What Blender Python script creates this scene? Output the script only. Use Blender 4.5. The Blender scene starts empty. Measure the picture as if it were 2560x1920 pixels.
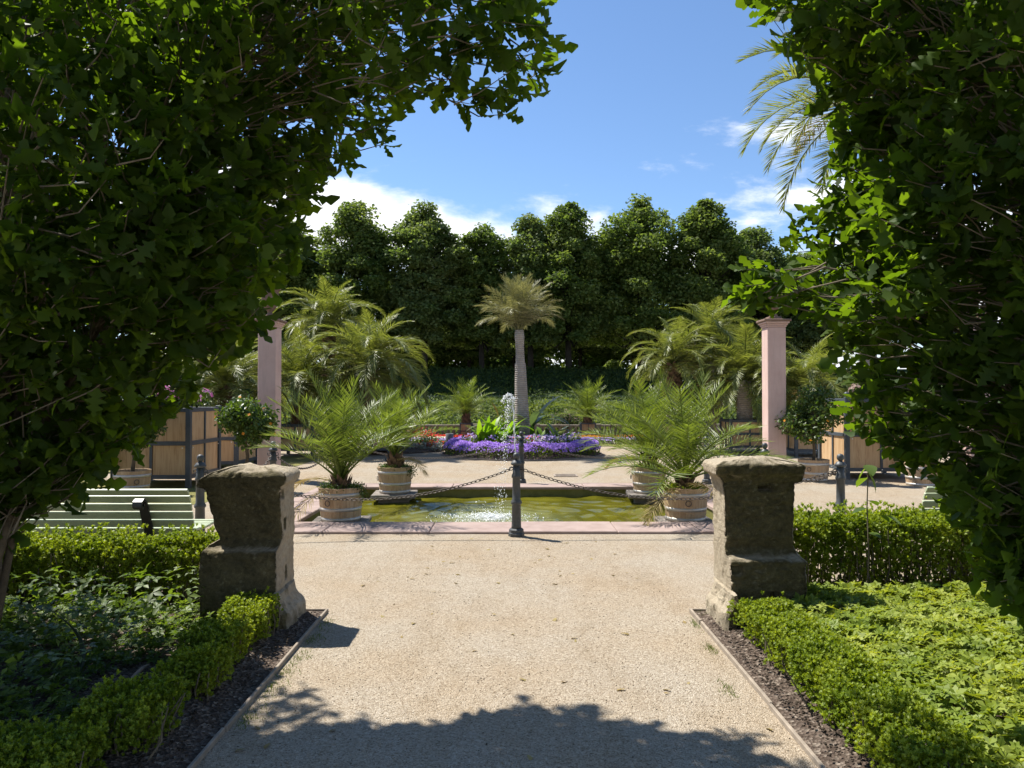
import bpy, math, random
import numpy as np
from mathutils import Vector, Matrix, kdtree
R = math.radians
random.seed(7); rng = np.random.default_rng(7)

# ------------------------------------------------------------------ camera, world, sun, exposure
sc = bpy.context.scene
COL = sc.collection
cam = bpy.data.cameras.new('camera'); camo = bpy.data.objects.new('camera', cam); COL.objects.link(camo)
cam.sensor_width = 36; cam.lens = 26.0; cam.clip_start = 0.05; cam.clip_end = 2000
camo.location = (0, 0, 1.6); camo.rotation_euler = (R(90.93), 0, 0)
sc.camera = camo

SUN_EL = 58.0; SUN_AZ = -53.7      # degrees from +Y towards +X
world = bpy.data.worlds.new('World'); sc.world = world; world.use_nodes = True
nt = world.node_tree; nt.nodes.clear()
def wn(t, **k):
    n = nt.nodes.new(t)
    for a, b in k.items(): setattr(n, a, b)
    return n
L = nt.links.new
sky = wn('ShaderNodeTexSky', sky_type='NISHITA', sun_disc=False)
sky.sun_elevation = R(SUN_EL); sky.sun_rotation = R(SUN_AZ); sky.air_density = 1.0; sky.dust_density = 0.0; sky.ozone_density = 6.0
tc = wn('ShaderNodeTexCoord'); sep = wn('ShaderNodeSeparateXYZ'); L(tc.outputs['Generated'], sep.inputs[0])
def wmath(op, a, b=None):
    n = wn('ShaderNodeMath', operation=op)
    for i, v in enumerate((a, b)):
        if v is None: continue
        if isinstance(v, (int, float)): n.inputs[i].default_value = v
        else: L(v, n.inputs[i])
    return n.outputs[0]
zc = wmath('MAXIMUM', sep.outputs['Z'], 0.0)
den = wmath('ADD', zc, 0.16)
cx = wmath('DIVIDE', sep.outputs['X'], den); cy = wmath('DIVIDE', sep.outputs['Y'], den)
comb = wn('ShaderNodeCombineXYZ'); L(cx, comb.inputs[0]); L(cy, comb.inputs[1]); L(wmath('MULTIPLY', zc, 3.0), comb.inputs[2])
mp = wn('ShaderNodeMapping'); L(comb.outputs[0], mp.inputs[0]); mp.inputs['Location'].default_value = (5.52, 4.0, 0.0)
n1 = wn('ShaderNodeTexNoise'); L(mp.outputs[0], n1.inputs['Vector']); n1.inputs['Scale'].default_value = 1.15; n1.inputs['Detail'].default_value = 9; n1.inputs['Roughness'].default_value = 0.6; n1.inputs['Distortion'].default_value = 0.25
thr = wn('ShaderNodeMapRange'); L(sep.outputs['Z'], thr.inputs['Value'])
thr.inputs['From Min'].default_value = 0.22; thr.inputs['From Max'].default_value = 0.37; thr.inputs['To Min'].default_value = 0.12; thr.inputs['To Max'].default_value = -0.13
dens = wn('ShaderNodeMapRange'); L(wmath('ADD', n1.outputs['Fac'], thr.outputs[0]), dens.inputs['Value'])
dens.inputs['From Min'].default_value = 0.52; dens.inputs['From Max'].default_value = 0.66; dens.interpolation_type = 'SMOOTHSTEP'
mixc = wn('ShaderNodeMixRGB'); L(dens.outputs[0], mixc.inputs[0]); L(sky.outputs[0], mixc.inputs[1]); mixc.inputs[2].default_value = (7.6, 7.7, 7.9, 1)
bg = wn('ShaderNodeBackground'); L(mixc.outputs[0], bg.inputs[0]); bg.inputs[1].default_value = 0.086
wo = wn('ShaderNodeOutputWorld'); L(bg.outputs[0], wo.inputs[0])

sun = bpy.data.lights.new('sun', 'SUN'); suno = bpy.data.objects.new('sun', sun); COL.objects.link(suno)
sun.energy = 4.6; sun.angle = R(0.53); sun.color = (1.0, 0.955, 0.88)
LD = Vector((-math.sin(R(SUN_AZ))*math.cos(R(SUN_EL)), -math.cos(R(SUN_AZ))*math.cos(R(SUN_EL)), -math.sin(R(SUN_EL))))
suno.rotation_euler = LD.to_track_quat('-Z', 'Y').to_euler(); suno.location = (-10, 12, 25)
vs = sc.view_settings; vs.view_transform = 'Standard'; vs.look = 'None'; vs.gamma = 1; vs.use_curve_mapping = False; vs.exposure = 1.05
sc.cycles.max_bounces = 6; sc.cycles.diffuse_bounces = 3; sc.cycles.glossy_bounces = 2; sc.cycles.transmission_bounces = 4; sc.cycles.transparent_max_bounces = 4
sc.cycles.use_denoising = True

# ------------------------------------------------------------------ materials
MATS = {}
class NB:
    def __init__(s, name):
        s.m = bpy.data.materials.new(name); s.m.use_nodes = True; s.t = s.m.node_tree; s.t.nodes.clear()
        s.out = s.n('ShaderNodeOutputMaterial'); MATS[name] = s.m
    def n(s, t, **k):
        x = s.t.nodes.new(t)
        for a, b in k.items(): setattr(x, a, b)
        return x
    def l(s, a, b): s.t.links.new(a, b)
    def coord(s, kind='Object', scale=None):
        c = s.n('ShaderNodeTexCoord').outputs[kind]
        if scale is None: return c
        m = s.n('ShaderNodeMapping'); s.l(c, m.inputs[0]); m.inputs['Scale'].default_value = scale; return m.outputs[0]
    def wpos(s, scale=(1, 1, 1)):
        g = s.n('ShaderNodeNewGeometry'); m = s.n('ShaderNodeMapping'); s.l(g.outputs['Position'], m.inputs[0]); m.inputs['Scale'].default_value = scale; return m.outputs[0]
    def noise(s, vec, scale, detail=4, rough=0.55, dist=0):
        x = s.n('ShaderNodeTexNoise'); s.l(vec, x.inputs['Vector']); x.inputs['Scale'].default_value = scale; x.inputs['Detail'].default_value = detail; x.inputs['Roughness'].default_value = rough; x.inputs['Distortion'].default_value = dist
        return x.outputs['Fac']
    def voro(s, vec, scale, out='Distance', feature='F1'):
        x = s.n('ShaderNodeTexVoronoi', feature=feature); s.l(vec, x.inputs['Vector']); x.inputs['Scale'].default_value = scale; return x.outputs[out]
    def ramp(s, fac, stops):
        x = s.n('ShaderNodeValToRGB'); s.l(fac, x.inputs[0]); e = x.color_ramp.elements
        while len(e) < len(stops): e.new(0.5)
        for el, (p, c) in zip(e, stops): el.position = p; el.color = (*c, 1) if len(c) == 3 else c
        return x.outputs[0]
    def mix(s, fac, a, b, mode='MIX'):
        x = s.n('ShaderNodeMixRGB', blend_type=mode)
        for i, v in ((0, fac), (1, a), (2, b)):
            if isinstance(v, (int, float)): x.inputs[i].default_value = v
            elif isinstance(v, tuple): x.inputs[i].default_value = (*v, 1)
            else: s.l(v, x.inputs[i])
        return x.outputs[0]
    def math(s, op, a, b=0.0):
        x = s.n('ShaderNodeMath', operation=op)
        for i, v in enumerate((a, b)):
            if isinstance(v, (int, float)): x.inputs[i].default_value = v
            else: s.l(v, x.inputs[i])
        return x.outputs[0]
    def bump(s, h, strength=0.5, dist=0.01):
        x = s.n('ShaderNodeBump'); s.l(h, x.inputs['Height']); x.inputs['Strength'].default_value = strength; x.inputs['Distance'].default_value = dist; return x.outputs[0]
    def bsdf(s, col, rough=0.6, spec=0.4, metal=0, normal=None, **k):
        p = s.n('ShaderNodeBsdfPrincipled')
        if isinstance(col, tuple): p.inputs['Base Color'].default_value = (*col, 1)
        else: s.l(col, p.inputs['Base Color'])
        if isinstance(rough, (int, float)): p.inputs['Roughness'].default_value = rough
        else: s.l(rough, p.inputs['Roughness'])
        p.inputs['Specular IOR Level'].default_value = spec; p.inputs['Metallic'].default_value = metal
        if normal is not None: s.l(normal, p.inputs['Normal'])
        for a, b in k.items(): p.inputs[a].default_value = b
        return p.outputs[0]
    def done(s, sh): s.l(sh, s.out.inputs[0]); return s.m

def rnd01(b):
    g = b.n('ShaderNodeNewGeometry'); o = b.n('ShaderNodeObjectInfo')
    return b.math('FRACT', b.math('ADD', g.outputs['Random Per Island'], o.outputs['Random']))
def leafmat(name, dark, mid, light, trans=0.35, tcol=None, rough=0.45, spec=0.35, nscale=0):
    b = NB(name); r = rnd01(b)
    c = b.ramp(r, [(0.0, dark), (0.5, mid), (1.0, light)])
    if nscale:
        c = b.mix(b.ramp(b.noise(b.wpos(), nscale, 2), [(0.35, (0, 0, 0)), (0.65, (1, 1, 1))]), c, b.mix(1.0, c, (0.62, 0.72, 0.6), 'MULTIPLY'))
    p = b.bsdf(c, rough, spec)
    t = b.n('ShaderNodeBsdfTranslucent')
    tc_ = b.mix(1.0, c, tcol or (1.9, 2.0, 0.7), 'MULTIPLY'); b.l(tc_, t.inputs[0])
    m = b.n('ShaderNodeMixShader'); m.inputs[0].default_value = trans; b.l(p, m.inputs[1]); b.l(t.outputs[0], m.inputs[2])
    return b.done(m.outputs[0])

leafmat('oak_leaf', (0.022, 0.044, 0.006), (0.032, 0.06, 0.008), (0.046, 0.08, 0.011), 0.40, (5.4, 4.9, 0.85), 0.6, 0.15)
leafmat('linden_leaf', (0.09, 0.13, 0.036), (0.135, 0.175, 0.048), (0.205, 0.24, 0.08), 0.48, (1.55, 1.6, 0.7), 0.6, 0.15, 0.3)
leafmat('linden_leaf_pale', (0.10, 0.14, 0.05), (0.145, 0.185, 0.065), (0.21, 0.245, 0.10), 0.48, (1.5, 1.55, 0.7), 0.6, 0.15, 0.3)
leafmat('box_leaf', (0.14, 0.185, 0.012), (0.22, 0.28, 0.022), (0.31, 0.37, 0.042), 0.42, (1.6, 1.5, 0.4), 0.5, 0.25, 4.0)
leafmat('cover_leaf', (0.19, 0.24, 0.03), (0.29, 0.345, 0.05), (0.39, 0.43, 0.10), 0.42, (1.4, 1.3, 0.4), 0.5, 0.25, 3.0)
leafmat('elder_leaf', (0.075, 0.115, 0.024), (0.105, 0.155, 0.03), (0.155, 0.21, 0.045), 0.4, (1.8, 1.8, 0.5), 0.5, 0.3, 2.0)
leafmat('citrus_leaf', (0.04, 0.075, 0.016), (0.065, 0.105, 0.02), (0.11, 0.16, 0.032), 0.3, (1.7, 1.8, 0.5), 0.4, 0.35)
leafmat('palm_leaf', (0.12, 0.15, 0.035), (0.18, 0.21, 0.05), (0.26, 0.275, 0.09), 0.38, (1.35, 1.35, 0.55), 0.4, 0.45)
leafmat('palm_leaf_fresh', (0.09, 0.13, 0.022), (0.135, 0.18, 0.03), (0.20, 0.24, 0.06), 0.35, (1.4, 1.45, 0.5), 0.4, 0.4)
leafmat('wine_palm_leaf', (0.16, 0.17, 0.07), (0.22, 0.22, 0.10), (0.29, 0.28, 0.15), 0.3, (1.25, 1.2, 0.7), 0.45, 0.4)
leafmat('dry_palm_leaf', (0.22, 0.16, 0.06), (0.27, 0.2, 0.08), (0.32, 0.26, 0.11), 0.25, (1.3, 1.2, 0.7), 0.6, 0.2)
leafmat('ivy_leaf', (0.035, 0.055, 0.014), (0.055, 0.08, 0.02), (0.08, 0.11, 0.03), 0.25, (1.5, 1.6, 0.6), 0.65, 0.12, 0.6)
leafmat('bank_shrub_leaf', (0.11, 0.145, 0.032), (0.155, 0.195, 0.045), (0.21, 0.24, 0.065), 0.35, (1.5, 1.5, 0.6), 0.65, 0.12, 0.6)
leafmat('canna_leaf', (0.10, 0.19, 0.018), (0.15, 0.26, 0.025), (0.21, 0.32, 0.035), 0.45, (1.6, 1.7, 0.4), 0.45, 0.3)
leafmat('banana_leaf', (0.06, 0.10, 0.04), (0.10, 0.14, 0.07), (0.16, 0.19, 0.11), 0.35, (1.5, 1.5, 0.8), 0.3, 0.5)
leafmat('red_banana_leaf', (0.24, 0.07, 0.02), (0.26, 0.13, 0.02), (0.2, 0.2, 0.03), 0.4, (1.5, 1.3, 0.6), 0.35, 0.45)
leafmat('grass_blade', (0.09, 0.13, 0.025), (0.13, 0.17, 0.035), (0.2, 0.21, 0.06), 0.3, (1.4, 1.4, 0.6), 0.5, 0.3)
leafmat('violet_petal', (0.30, 0.16, 0.56), (0.42, 0.25, 0.70), (0.54, 0.39, 0.78), 0.35, (1.2, 1.15, 1.2), 0.7, 0.1)
leafmat('lilac_petal', (0.36, 0.25, 0.56), (0.48, 0.37, 0.66), (0.6, 0.52, 0.72), 0.35, (1.2, 1.2, 1.2), 0.7, 0.1)
leafmat('red_petal', (0.5, 0.02, 0.015), (0.6, 0.05, 0.02), (0.65, 0.1, 0.04), 0.3, (1.2, 1.2, 1.2), 0.6, 0.2)
leafmat('cream_petal', (0.7, 0.63, 0.42), (0.78, 0.73, 0.52), (0.8, 0.78, 0.65), 0.3, (1.1, 1.1, 1.0), 0.6, 0.2)
leafmat('pink_petal', (0.5, 0.1, 0.3), (0.6, 0.15, 0.4), (0.65, 0.3, 0.5), 0.3, (1.2, 1.2, 1.2), 0.6, 0.2)
leafmat('orange_petal', (0.6, 0.2, 0.02), (0.7, 0.33, 0.03), (0.75, 0.45, 0.06), 0.3, (1.2, 1.2, 1.0), 0.6, 0.2)
leafmat('silver_leaf', (0.25, 0.29, 0.25), (0.33, 0.38, 0.33), (0.42, 0.46, 0.42), 0.2, (1.1, 1.1, 1.0), 0.7, 0.2)
leafmat('dead_flower', (0.22, 0.15, 0.12), (0.3, 0.2, 0.17), (0.36, 0.27, 0.22), 0.2, (1.1, 1.1, 1.0), 0.7, 0.2)

def simple(name, base, var=0.25, nscale=8, rough=0.7, spec=0.3, bumps=0.3, bdist=0.004, coord='Object', metal=0, stretch=None):
    b = NB(name); v = b.coord(coord, stretch)
    f = b.noise(v, nscale, 6, 0.65)
    lo = tuple(c*(1-var) for c in base); hi = tuple(min(1, c*(1+var)) for c in base)
    c = b.ramp(f, [(0.3, lo), (0.7, hi)])
    nrm = b.bump(b.noise(v, nscale*6, 5, 0.7), bumps, bdist)
    return b.done(b.bsdf(c, rough, spec, metal, nrm))
simple('bark', (0.11, 0.085, 0.055), 0.4, 14, 0.9, 0.15, 0.8, 0.01)
simple('twig', (0.15, 0.125, 0.085), 0.4, 14, 0.85, 0.15, 0.3, 0.003)
simple('dark_bark', (0.035, 0.03, 0.025), 0.4, 3, 0.95, 0.1, 0.8, 0.03)
simple('bollard_iron', (0.055, 0.06, 0.062), 0.2, 30, 0.5, 0.45, 0.15, 0.001)
simple('chain_iron', (0.09, 0.075, 0.062), 0.35, 40, 0.55, 0.5, 0.2, 0.001, metal=0.35)
simple('slate_frame', (0.055, 0.068, 0.082), 0.18, 12, 0.5, 0.4, 0.12, 0.001)
simple('hoop_metal', (0.52, 0.48, 0.42), 0.15, 20, 0.42, 0.5, 0.1, 0.001, metal=0.45)
simple('bolt_metal', (0.7, 0.7, 0.68), 0.05, 20, 0.3, 0.5, 0.0, 0.001, metal=0.8)
simple('bench_paint', (0.40, 0.45, 0.30), 0.1, 6, 0.4, 0.45, 0.15, 0.001)
simple('black_iron', (0.018, 0.019, 0.02), 0.2, 20, 0.4, 0.5, 0.2, 0.001)
simple('edging_timber', (0.27, 0.225, 0.175), 0.3, 9, 0.85, 0.15, 0.5, 0.003)
simple('bin_metal', (0.13, 0.135, 0.14), 0.12, 6, 0.5, 0.4, 0.1, 0.001)
simple('balustrade_stone', (0.2, 0.17, 0.135), 0.35, 6, 0.9, 0.15, 0.5, 0.01)
simple('dark_cap_stone', (0.19, 0.13, 0.10), 0.3, 8, 0.9, 0.15, 0.5, 0.005)
simple('slab_stone', (0.2, 0.175, 0.15), 0.3, 8, 0.85, 0.2, 0.5, 0.006)
simple('trunk_scale', (0.15, 0.10, 0.065), 0.45, 9, 0.9, 0.15, 0.6, 0.01)
simple('rachis', (0.24, 0.24, 0.09), 0.15, 5, 0.5, 0.35, 0.1, 0.001)
simple('strap_green', (0.028, 0.045, 0.03), 0.15, 8, 0.5, 0.35, 0.1, 0.001)
simple('drain_iron', (0.28, 0.23, 0.18), 0.25, 20, 0.6, 0.3, 0.3, 0.002)
simple('potting_soil', (0.055, 0.042, 0.03), 0.4, 20, 0.95, 0.1, 0.8, 0.01)
simple('road_surface', (0.6, 0.55, 0.48), 0.1, 4, 0.9, 0.1, 0.2, 0.005)
simple('dry_stick', (0.3, 0.22, 0.16), 0.3, 20, 0.9, 0.1, 0.4, 0.003)
simple('acorn', (0.1, 0.13, 0.04), 0.2, 20, 0.4, 0.4, 0.1, 0.001)
simple('dry_lawn_stone', (0.36, 0.29, 0.2), 0.2, 30, 0.9, 0.1, 0.2, 0.002)
simple('wire', (0.2, 0.2, 0.19), 0.1, 4, 0.5, 0.4, 0.0, 0.001)
simple('core_shade', (0.02, 0.03, 0.01), 0.3, 5, 0.95, 0.05, 0.5, 0.02)

def mk_gravel():
    b = NB('gravel'); w = b.wpos()
    grain = b.n('ShaderNodeTexVoronoi'); b.l(w, grain.inputs['Vector']); grain.inputs['Scale'].default_value = 150
    g2 = b.n('ShaderNodeTexVoronoi'); b.l(w, g2.inputs['Vector']); g2.inputs['Scale'].default_value = 55
    sepc = b.n('ShaderNodeSeparateColor'); b.l(grain.outputs['Color'], sepc.inputs[0])
    c = b.ramp(sepc.outputs[0], [(0.0, (0.20, 0.155, 0.105)), (0.12, (0.285, 0.238, 0.178)), (0.5, (0.37, 0.316, 0.245)), (0.85, (0.425, 0.372, 0.295)), (1.0, (0.50, 0.445, 0.36))])
    big = b.noise(w, 0.9, 5, 0.6)
    c = b.mix(b.ramp(big, [(0.38, (0, 0, 0)), (0.64, (0.9, 0.9, 0.9))]), c, b.mix(1.0, c, (0.95, 0.88, 0.79), 'MULTIPLY'))
    trk = b.noise(b.wpos((2.2, 0.55, 1)), 1.3, 6, 0.65, 0.4)
    c = b.mix(b.ramp(trk, [(0.5, (0, 0, 0)), (0.68, (0.55, 0.55, 0.55))]), c, b.mix(1.0, c, (0.80, 0.75, 0.68), 'MULTIPLY'))
    med = b.noise(w, 7, 5, 0.7)
    c = b.mix(b.ramp(med, [(0.5, (0, 0, 0)), (0.72, (0.5, 0.5, 0.5))]), c, b.mix(1.0, c, (0.78, 0.75, 0.68), 'MULTIPLY'))
    sp2 = b.n('ShaderNodeSeparateColor'); b.l(g2.outputs['Color'], sp2.inputs[0])
    spk = b.math('LESS_THAN', sp2.outputs[1], 0.03)
    spk = b.math('MULTIPLY', spk, b.math('LESS_THAN', g2.outputs['Distance'], 0.32))
    c = b.mix(b.math('MULTIPLY', spk, 0.6), c, (0.13, 0.095, 0.065))
    c = b.mix(b.ramp(b.noise(w, 45, 4, 0.75), [(0.36, (0.75, 0.75, 0.75)), (0.56, (0, 0, 0))]), c, b.mix(1.0, c, (0.72, 0.68, 0.62), 'MULTIPLY'))
    h = b.math('ADD', b.math('MULTIPLY', grain.outputs['Distance'], -1.0), b.math('MULTIPLY', b.noise(w, 30, 4, 0.7), 1.2))
    b.done(b.bsdf(c, 0.9, 0.15, 0, b.bump(h, 0.8, 0.008)))
mk_gravel()
def mk_soil():
    b = NB('soil'); w = b.wpos()
    v = b.n('ShaderNodeTexVoronoi'); b.l(w, v.inputs['Vector']); v.inputs['Scale'].default_value = 60
    s = b.n('ShaderNodeSeparateColor'); b.l(v.outputs['Color'], s.inputs[0])
    c = b.ramp(s.outputs[0], [(0, (0.055, 0.04, 0.03)), (0.5, (0.105, 0.078, 0.06)), (0.85, (0.16, 0.125, 0.098)), (1, (0.26, 0.215, 0.17))])
    h = b.math('ADD', v.outputs['Distance'], b.noise(w, 25, 5, 0.7))
    b.done(b.bsdf(c, 0.95, 0.1, 0, b.bump(h, 0.9, 0.02)))
mk_soil()
def mk_pedestal():
    b = NB('weathered_sandstone'); v = b.coord('Object'); w = b.wpos()
    n1_ = b.noise(v, 5, 8, 0.7); n2_ = b.noise(v, 28, 6, 0.7)
    c = b.ramp(n1_, [(0.25, (0.33, 0.27, 0.19)), (0.5, (0.43, 0.365, 0.265)), (0.75, (0.50, 0.43, 0.32))])
    c = b.mix(b.ramp(n2_, [(0.45, (0, 0, 0)), (0.7, (0.5, 0.5, 0.5))]), c, (0.22, 0.17, 0.11))
    # moss on the broken faces; shade on camera-facing sides is painted into it
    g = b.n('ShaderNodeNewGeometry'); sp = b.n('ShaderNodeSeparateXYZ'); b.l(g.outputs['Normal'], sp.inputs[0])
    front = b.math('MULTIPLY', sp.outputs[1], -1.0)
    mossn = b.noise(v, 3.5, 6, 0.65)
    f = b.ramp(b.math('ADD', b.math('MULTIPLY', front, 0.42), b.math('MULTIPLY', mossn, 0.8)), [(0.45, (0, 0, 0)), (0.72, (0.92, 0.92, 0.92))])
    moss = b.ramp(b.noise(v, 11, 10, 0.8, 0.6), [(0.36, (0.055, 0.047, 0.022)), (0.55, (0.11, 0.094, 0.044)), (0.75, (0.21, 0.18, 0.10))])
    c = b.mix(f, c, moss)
    vor = b.voro(v, 22); lich = b.math('LESS_THAN', vor, 0.26)
    lich = b.math('MULTIPLY', lich, b.math('GREATER_THAN', b.noise(v, 6, 3), 0.56))
    c = b.mix(b.math('MULTIPLY', lich, 0.28), c, (0.30, 0.28, 0.19))
    strat = b.noise(b.coord('Object', (1.2, 1.2, 14)), 3, 6, 0.7)
    h = b.math('ADD', b.math('MULTIPLY', n2_, 0.6), b.math('ADD', b.math('MULTIPLY', b.noise(v, 90, 4, 0.7), 0.35), b.math('MULTIPLY', strat, 0.5)))
    c = b.mix(b.math('MULTIPLY', b.ramp(b.noise(v, 48, 6, 0.8), [(0.42, (0.6, 0.6, 0.6)), (0.6, (0, 0, 0))]), b.math('ADD', b.math('MULTIPLY', b.math('MAXIMUM', front, 0.0), 0.75), 0.25)), c, b.mix(1.0, c, (0.5, 0.5, 0.5), 'MULTIPLY'))  # mottling darkens front faces most, adding to their painted shade
    b.done(b.bsdf(c, 0.92, 0.12, 0, b.bump(h, 1.0, 0.03)))
mk_pedestal()
def mk_coping():
    b = NB('pink_sandstone'); v = b.wpos(); o = b.n('ShaderNodeObjectInfo')
    c = b.ramp(b.noise(v, 4, 7, 0.65), [(0.3, (0.27, 0.195, 0.168)), (0.7, (0.375, 0.285, 0.25))])
    c = b.mix(b.math('MULTIPLY', o.outputs['Random'], 0.5), c, b.mix(1.0, c, (0.86, 0.9, 0.92), 'MULTIPLY'))
    c = b.mix(b.ramp(b.noise(v, 11, 6, 0.75), [(0.55, (0, 0, 0)), (0.75, (0.5, 0.5, 0.5))]), c, (0.24, 0.19, 0.16))
    b.done(b.bsdf(c, 0.85, 0.2, 0, b.bump(b.noise(v, 60, 5, 0.7), 0.4, 0.004)))
mk_coping()
def mk_plaster():
    b = NB('pink_plaster'); v = b.wpos(); vs_ = b.wpos((7, 7, 0.7))
    c = b.ramp(b.noise(v, 2.5, 6, 0.6), [(0.3, (0.52, 0.36, 0.31)), (0.7, (0.60, 0.44, 0.385))])
    c = b.mix(b.ramp(b.noise(vs_, 2, 6, 0.7), [(0.5, (0, 0, 0)), (0.8, (0.45, 0.45, 0.45))]), c, (0.36, 0.27, 0.24))
    b.done(b.bsdf(c, 0.85, 0.2, 0, b.bump(b.noise(v, 30, 6, 0.7), 0.35, 0.006)))
mk_plaster()
def mk_wood(name, a, bb, cdk, stretch=(14, 14, 1.2), rough=0.6):
    b = NB(name); o = b.n('ShaderNodeObjectInfo')
    vec = b.coord('Object', stretch); add = b.n('ShaderNodeVectorMath'); b.l(vec, add.inputs[0])
    cx_ = b.n('ShaderNodeCombineXYZ'); b.l(b.math('MULTIPLY', o.outputs['Random'], 40), cx_.inputs[0]); b.l(b.math('MULTIPLY', o.outputs['Random'], 17), cx_.inputs[2]); b.l(cx_.outputs[0], add.inputs[1])
    g = b.noise(add.outputs[0], 1.6, 6, 0.65, 1.2)
    c = b.ramp(g, [(0.3, cdk), (0.48, a), (0.7, bb)])
    c = b.mix(o.outputs['Random'], c, b.mix(1.0, c, (0.84, 0.80, 0.76), 'MULTIPLY'))
    b.done(b.bsdf(c, rough, 0.3, 0, b.bump(g, 0.25, 0.003)))
mk_wood('oak_panel', (0.52, 0.35, 0.19), (0.60, 0.43, 0.25), (0.36, 0.21, 0.10), (10, 10, 0.9))
mk_wood('tub_stave', (0.46, 0.32, 0.19), (0.54, 0.40, 0.26), (0.33, 0.21, 0.11), (30, 30, 1.5))
def mk_ringtrunk():
    b = NB('ringed_trunk'); v = b.coord('Object')
    wv = b.n('ShaderNodeTexWave', bands_direction='Z'); b.l(v, wv.inputs['Vector']); wv.inputs['Scale'].default_value = 5.5; wv.inputs['Distortion'].default_value = 2.0; wv.inputs['Detail'].default_value = 3
    c = b.ramp(b.noise(v, 5, 6, 0.7), [(0.3, (0.27, 0.235, 0.2)), (0.7, (0.42, 0.375, 0.33))])
    c = b.mix(b.ramp(wv.outputs['Fac'], [(0.0, (0.5, 0.5, 0.5)), (0.25, (0, 0, 0))]), c, (0.17, 0.13, 0.1))
    b.done(b.bsdf(c, 0.9, 0.15, 0, b.bump(wv.outputs['Fac'], 0.6, 0.02)))
mk_ringtrunk()
def mk_water():
    b = NB('pond_water'); v = b.wpos()
    c = b.ramp(b.noise(v, 1.2, 5, 0.6, 0.5), [(0.3, (0.07, 0.068, 0.006)), (0.55, (0.115, 0.108, 0.010)), (0.8, (0.16, 0.145, 0.024))])
    # aerated, paler water around the falling jet
    sp = b.n('ShaderNodeVectorMath', operation='DISTANCE'); b.l(v, sp.inputs[0]); sp.inputs[1].default_value = (-0.35, 10.6, -0.13)
    d = b.math('ADD', sp.outputs['Value'], b.math('MULTIPLY', b.noise(v, 2.5, 4), 0.9))
    c = b.mix(b.ramp(b.math('MULTIPLY', d, 0.42), [(0.3, (0.8, 0.8, 0.8)), (0.8, (0, 0, 0))]), c, (0.22, 0.24, 0.12))
    h = b.noise(b.wpos((1, 2.2, 1)), 9, 4, 0.5, 0.3)
    b.done(b.bsdf(c, 0.04, 0.5, 0, b.bump(h, 0.25, 0.012), IOR=1.33))
mk_water()
def mk_spray():
    b = NB('spray_water'); b.done(b.bsdf((0.85, 0.87, 0.88), 0.2, 0.5))
mk_spray()
def mk_poolwall():
    b = NB('algae_wall'); v = b.wpos()
    c = b.ramp(b.noise(v, 6, 6, 0.7), [(0.3, (0.10, 0.10, 0.02)), (0.7, (0.2, 0.18, 0.06))])
    b.done(b.bsdf(c, 0.7, 0.3, 0, b.bump(b.noise(v, 30, 4), 0.4, 0.006)))
mk_poolwall()
def mk_lawn(name, lo, hi):
    b = NB(name); v = b.wpos()
    f = b.noise(v, 1.1, 6, 0.65); c = b.ramp(f, [(0.3, lo), (0.7, hi)])
    c = b.mix(b.ramp(b.noise(v, 35, 4, 0.7), [(0.4, (0.5, 0.5, 0.5)), (0.7, (0, 0, 0))]), c, b.mix(1.0, c, (0.5, 0.55, 0.5), 'MULTIPLY'))
    b.done(b.bsdf(c, 0.9, 0.15, 0, b.bump(b.noise(v, 60, 4, 0.8), 0.8, 0.03)))
mk_lawn('dry_lawn', (0.17, 0.17, 0.05), (0.32, 0.28, 0.10)); mk_lawn('bank_turf', (0.03, 0.05, 0.014), (0.055, 0.08, 0.025)); mk_lawn('far_grass', (0.05, 0.075, 0.02), (0.08, 0.11, 0.03))

# ------------------------------------------------------------------ helpers
def link(o, parent=None):
    COL.objects.link(o)
    if parent is not None: o.parent = parent
    return o
def tag(o, label=None, cat=None, group=None, kind=None):
    if label: o['label'] = label
    if cat: o['category'] = cat
    if group: o['group'] = group
    if kind: o['kind'] = kind
    return o
def empty(name, loc=(0, 0, 0), rz=0, label=None, cat=None, group=None):
    o = bpy.data.objects.new(name, None); o.location = loc; o.rotation_euler = (0, 0, rz); o.empty_display_size = 0.1
    link(o); tag(o, label, cat, group); return o
def obj(name, me, parent=None, loc=None, rot=None, scale=None):
    o = bpy.data.objects.new(name, me)
    if loc is not None: o.location = loc
    if rot is not None: o.rotation_euler = rot
    if scale is not None: o.scale = scale
    return link(o, parent)
def npmesh(name, V, F, mat, smooth=False):
    """V (n,3), F (m,k) all of one size k"""
    V = np.asarray(V, dtype=np.float32); F = np.asarray(F, dtype=np.int32); me = bpy.data.meshes.new(name)
    k = F.shape[1]; me.vertices.add(len(V)); me.vertices.foreach_set('co', V.ravel())
    me.loops.add(F.size); me.loops.foreach_set('vertex_index', F.ravel())
    me.polygons.add(len(F)); me.polygons.foreach_set('loop_start', np.arange(0, F.size, k, dtype=np.int32))
    me.polygons.foreach_set('loop_total', np.full(len(F), k, dtype=np.int32))
    if smooth: me.polygons.foreach_set('use_smooth', np.ones(len(F), dtype=bool))
    me.update(calc_edges=True); me.materials.append(MATS[mat]); return me
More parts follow.
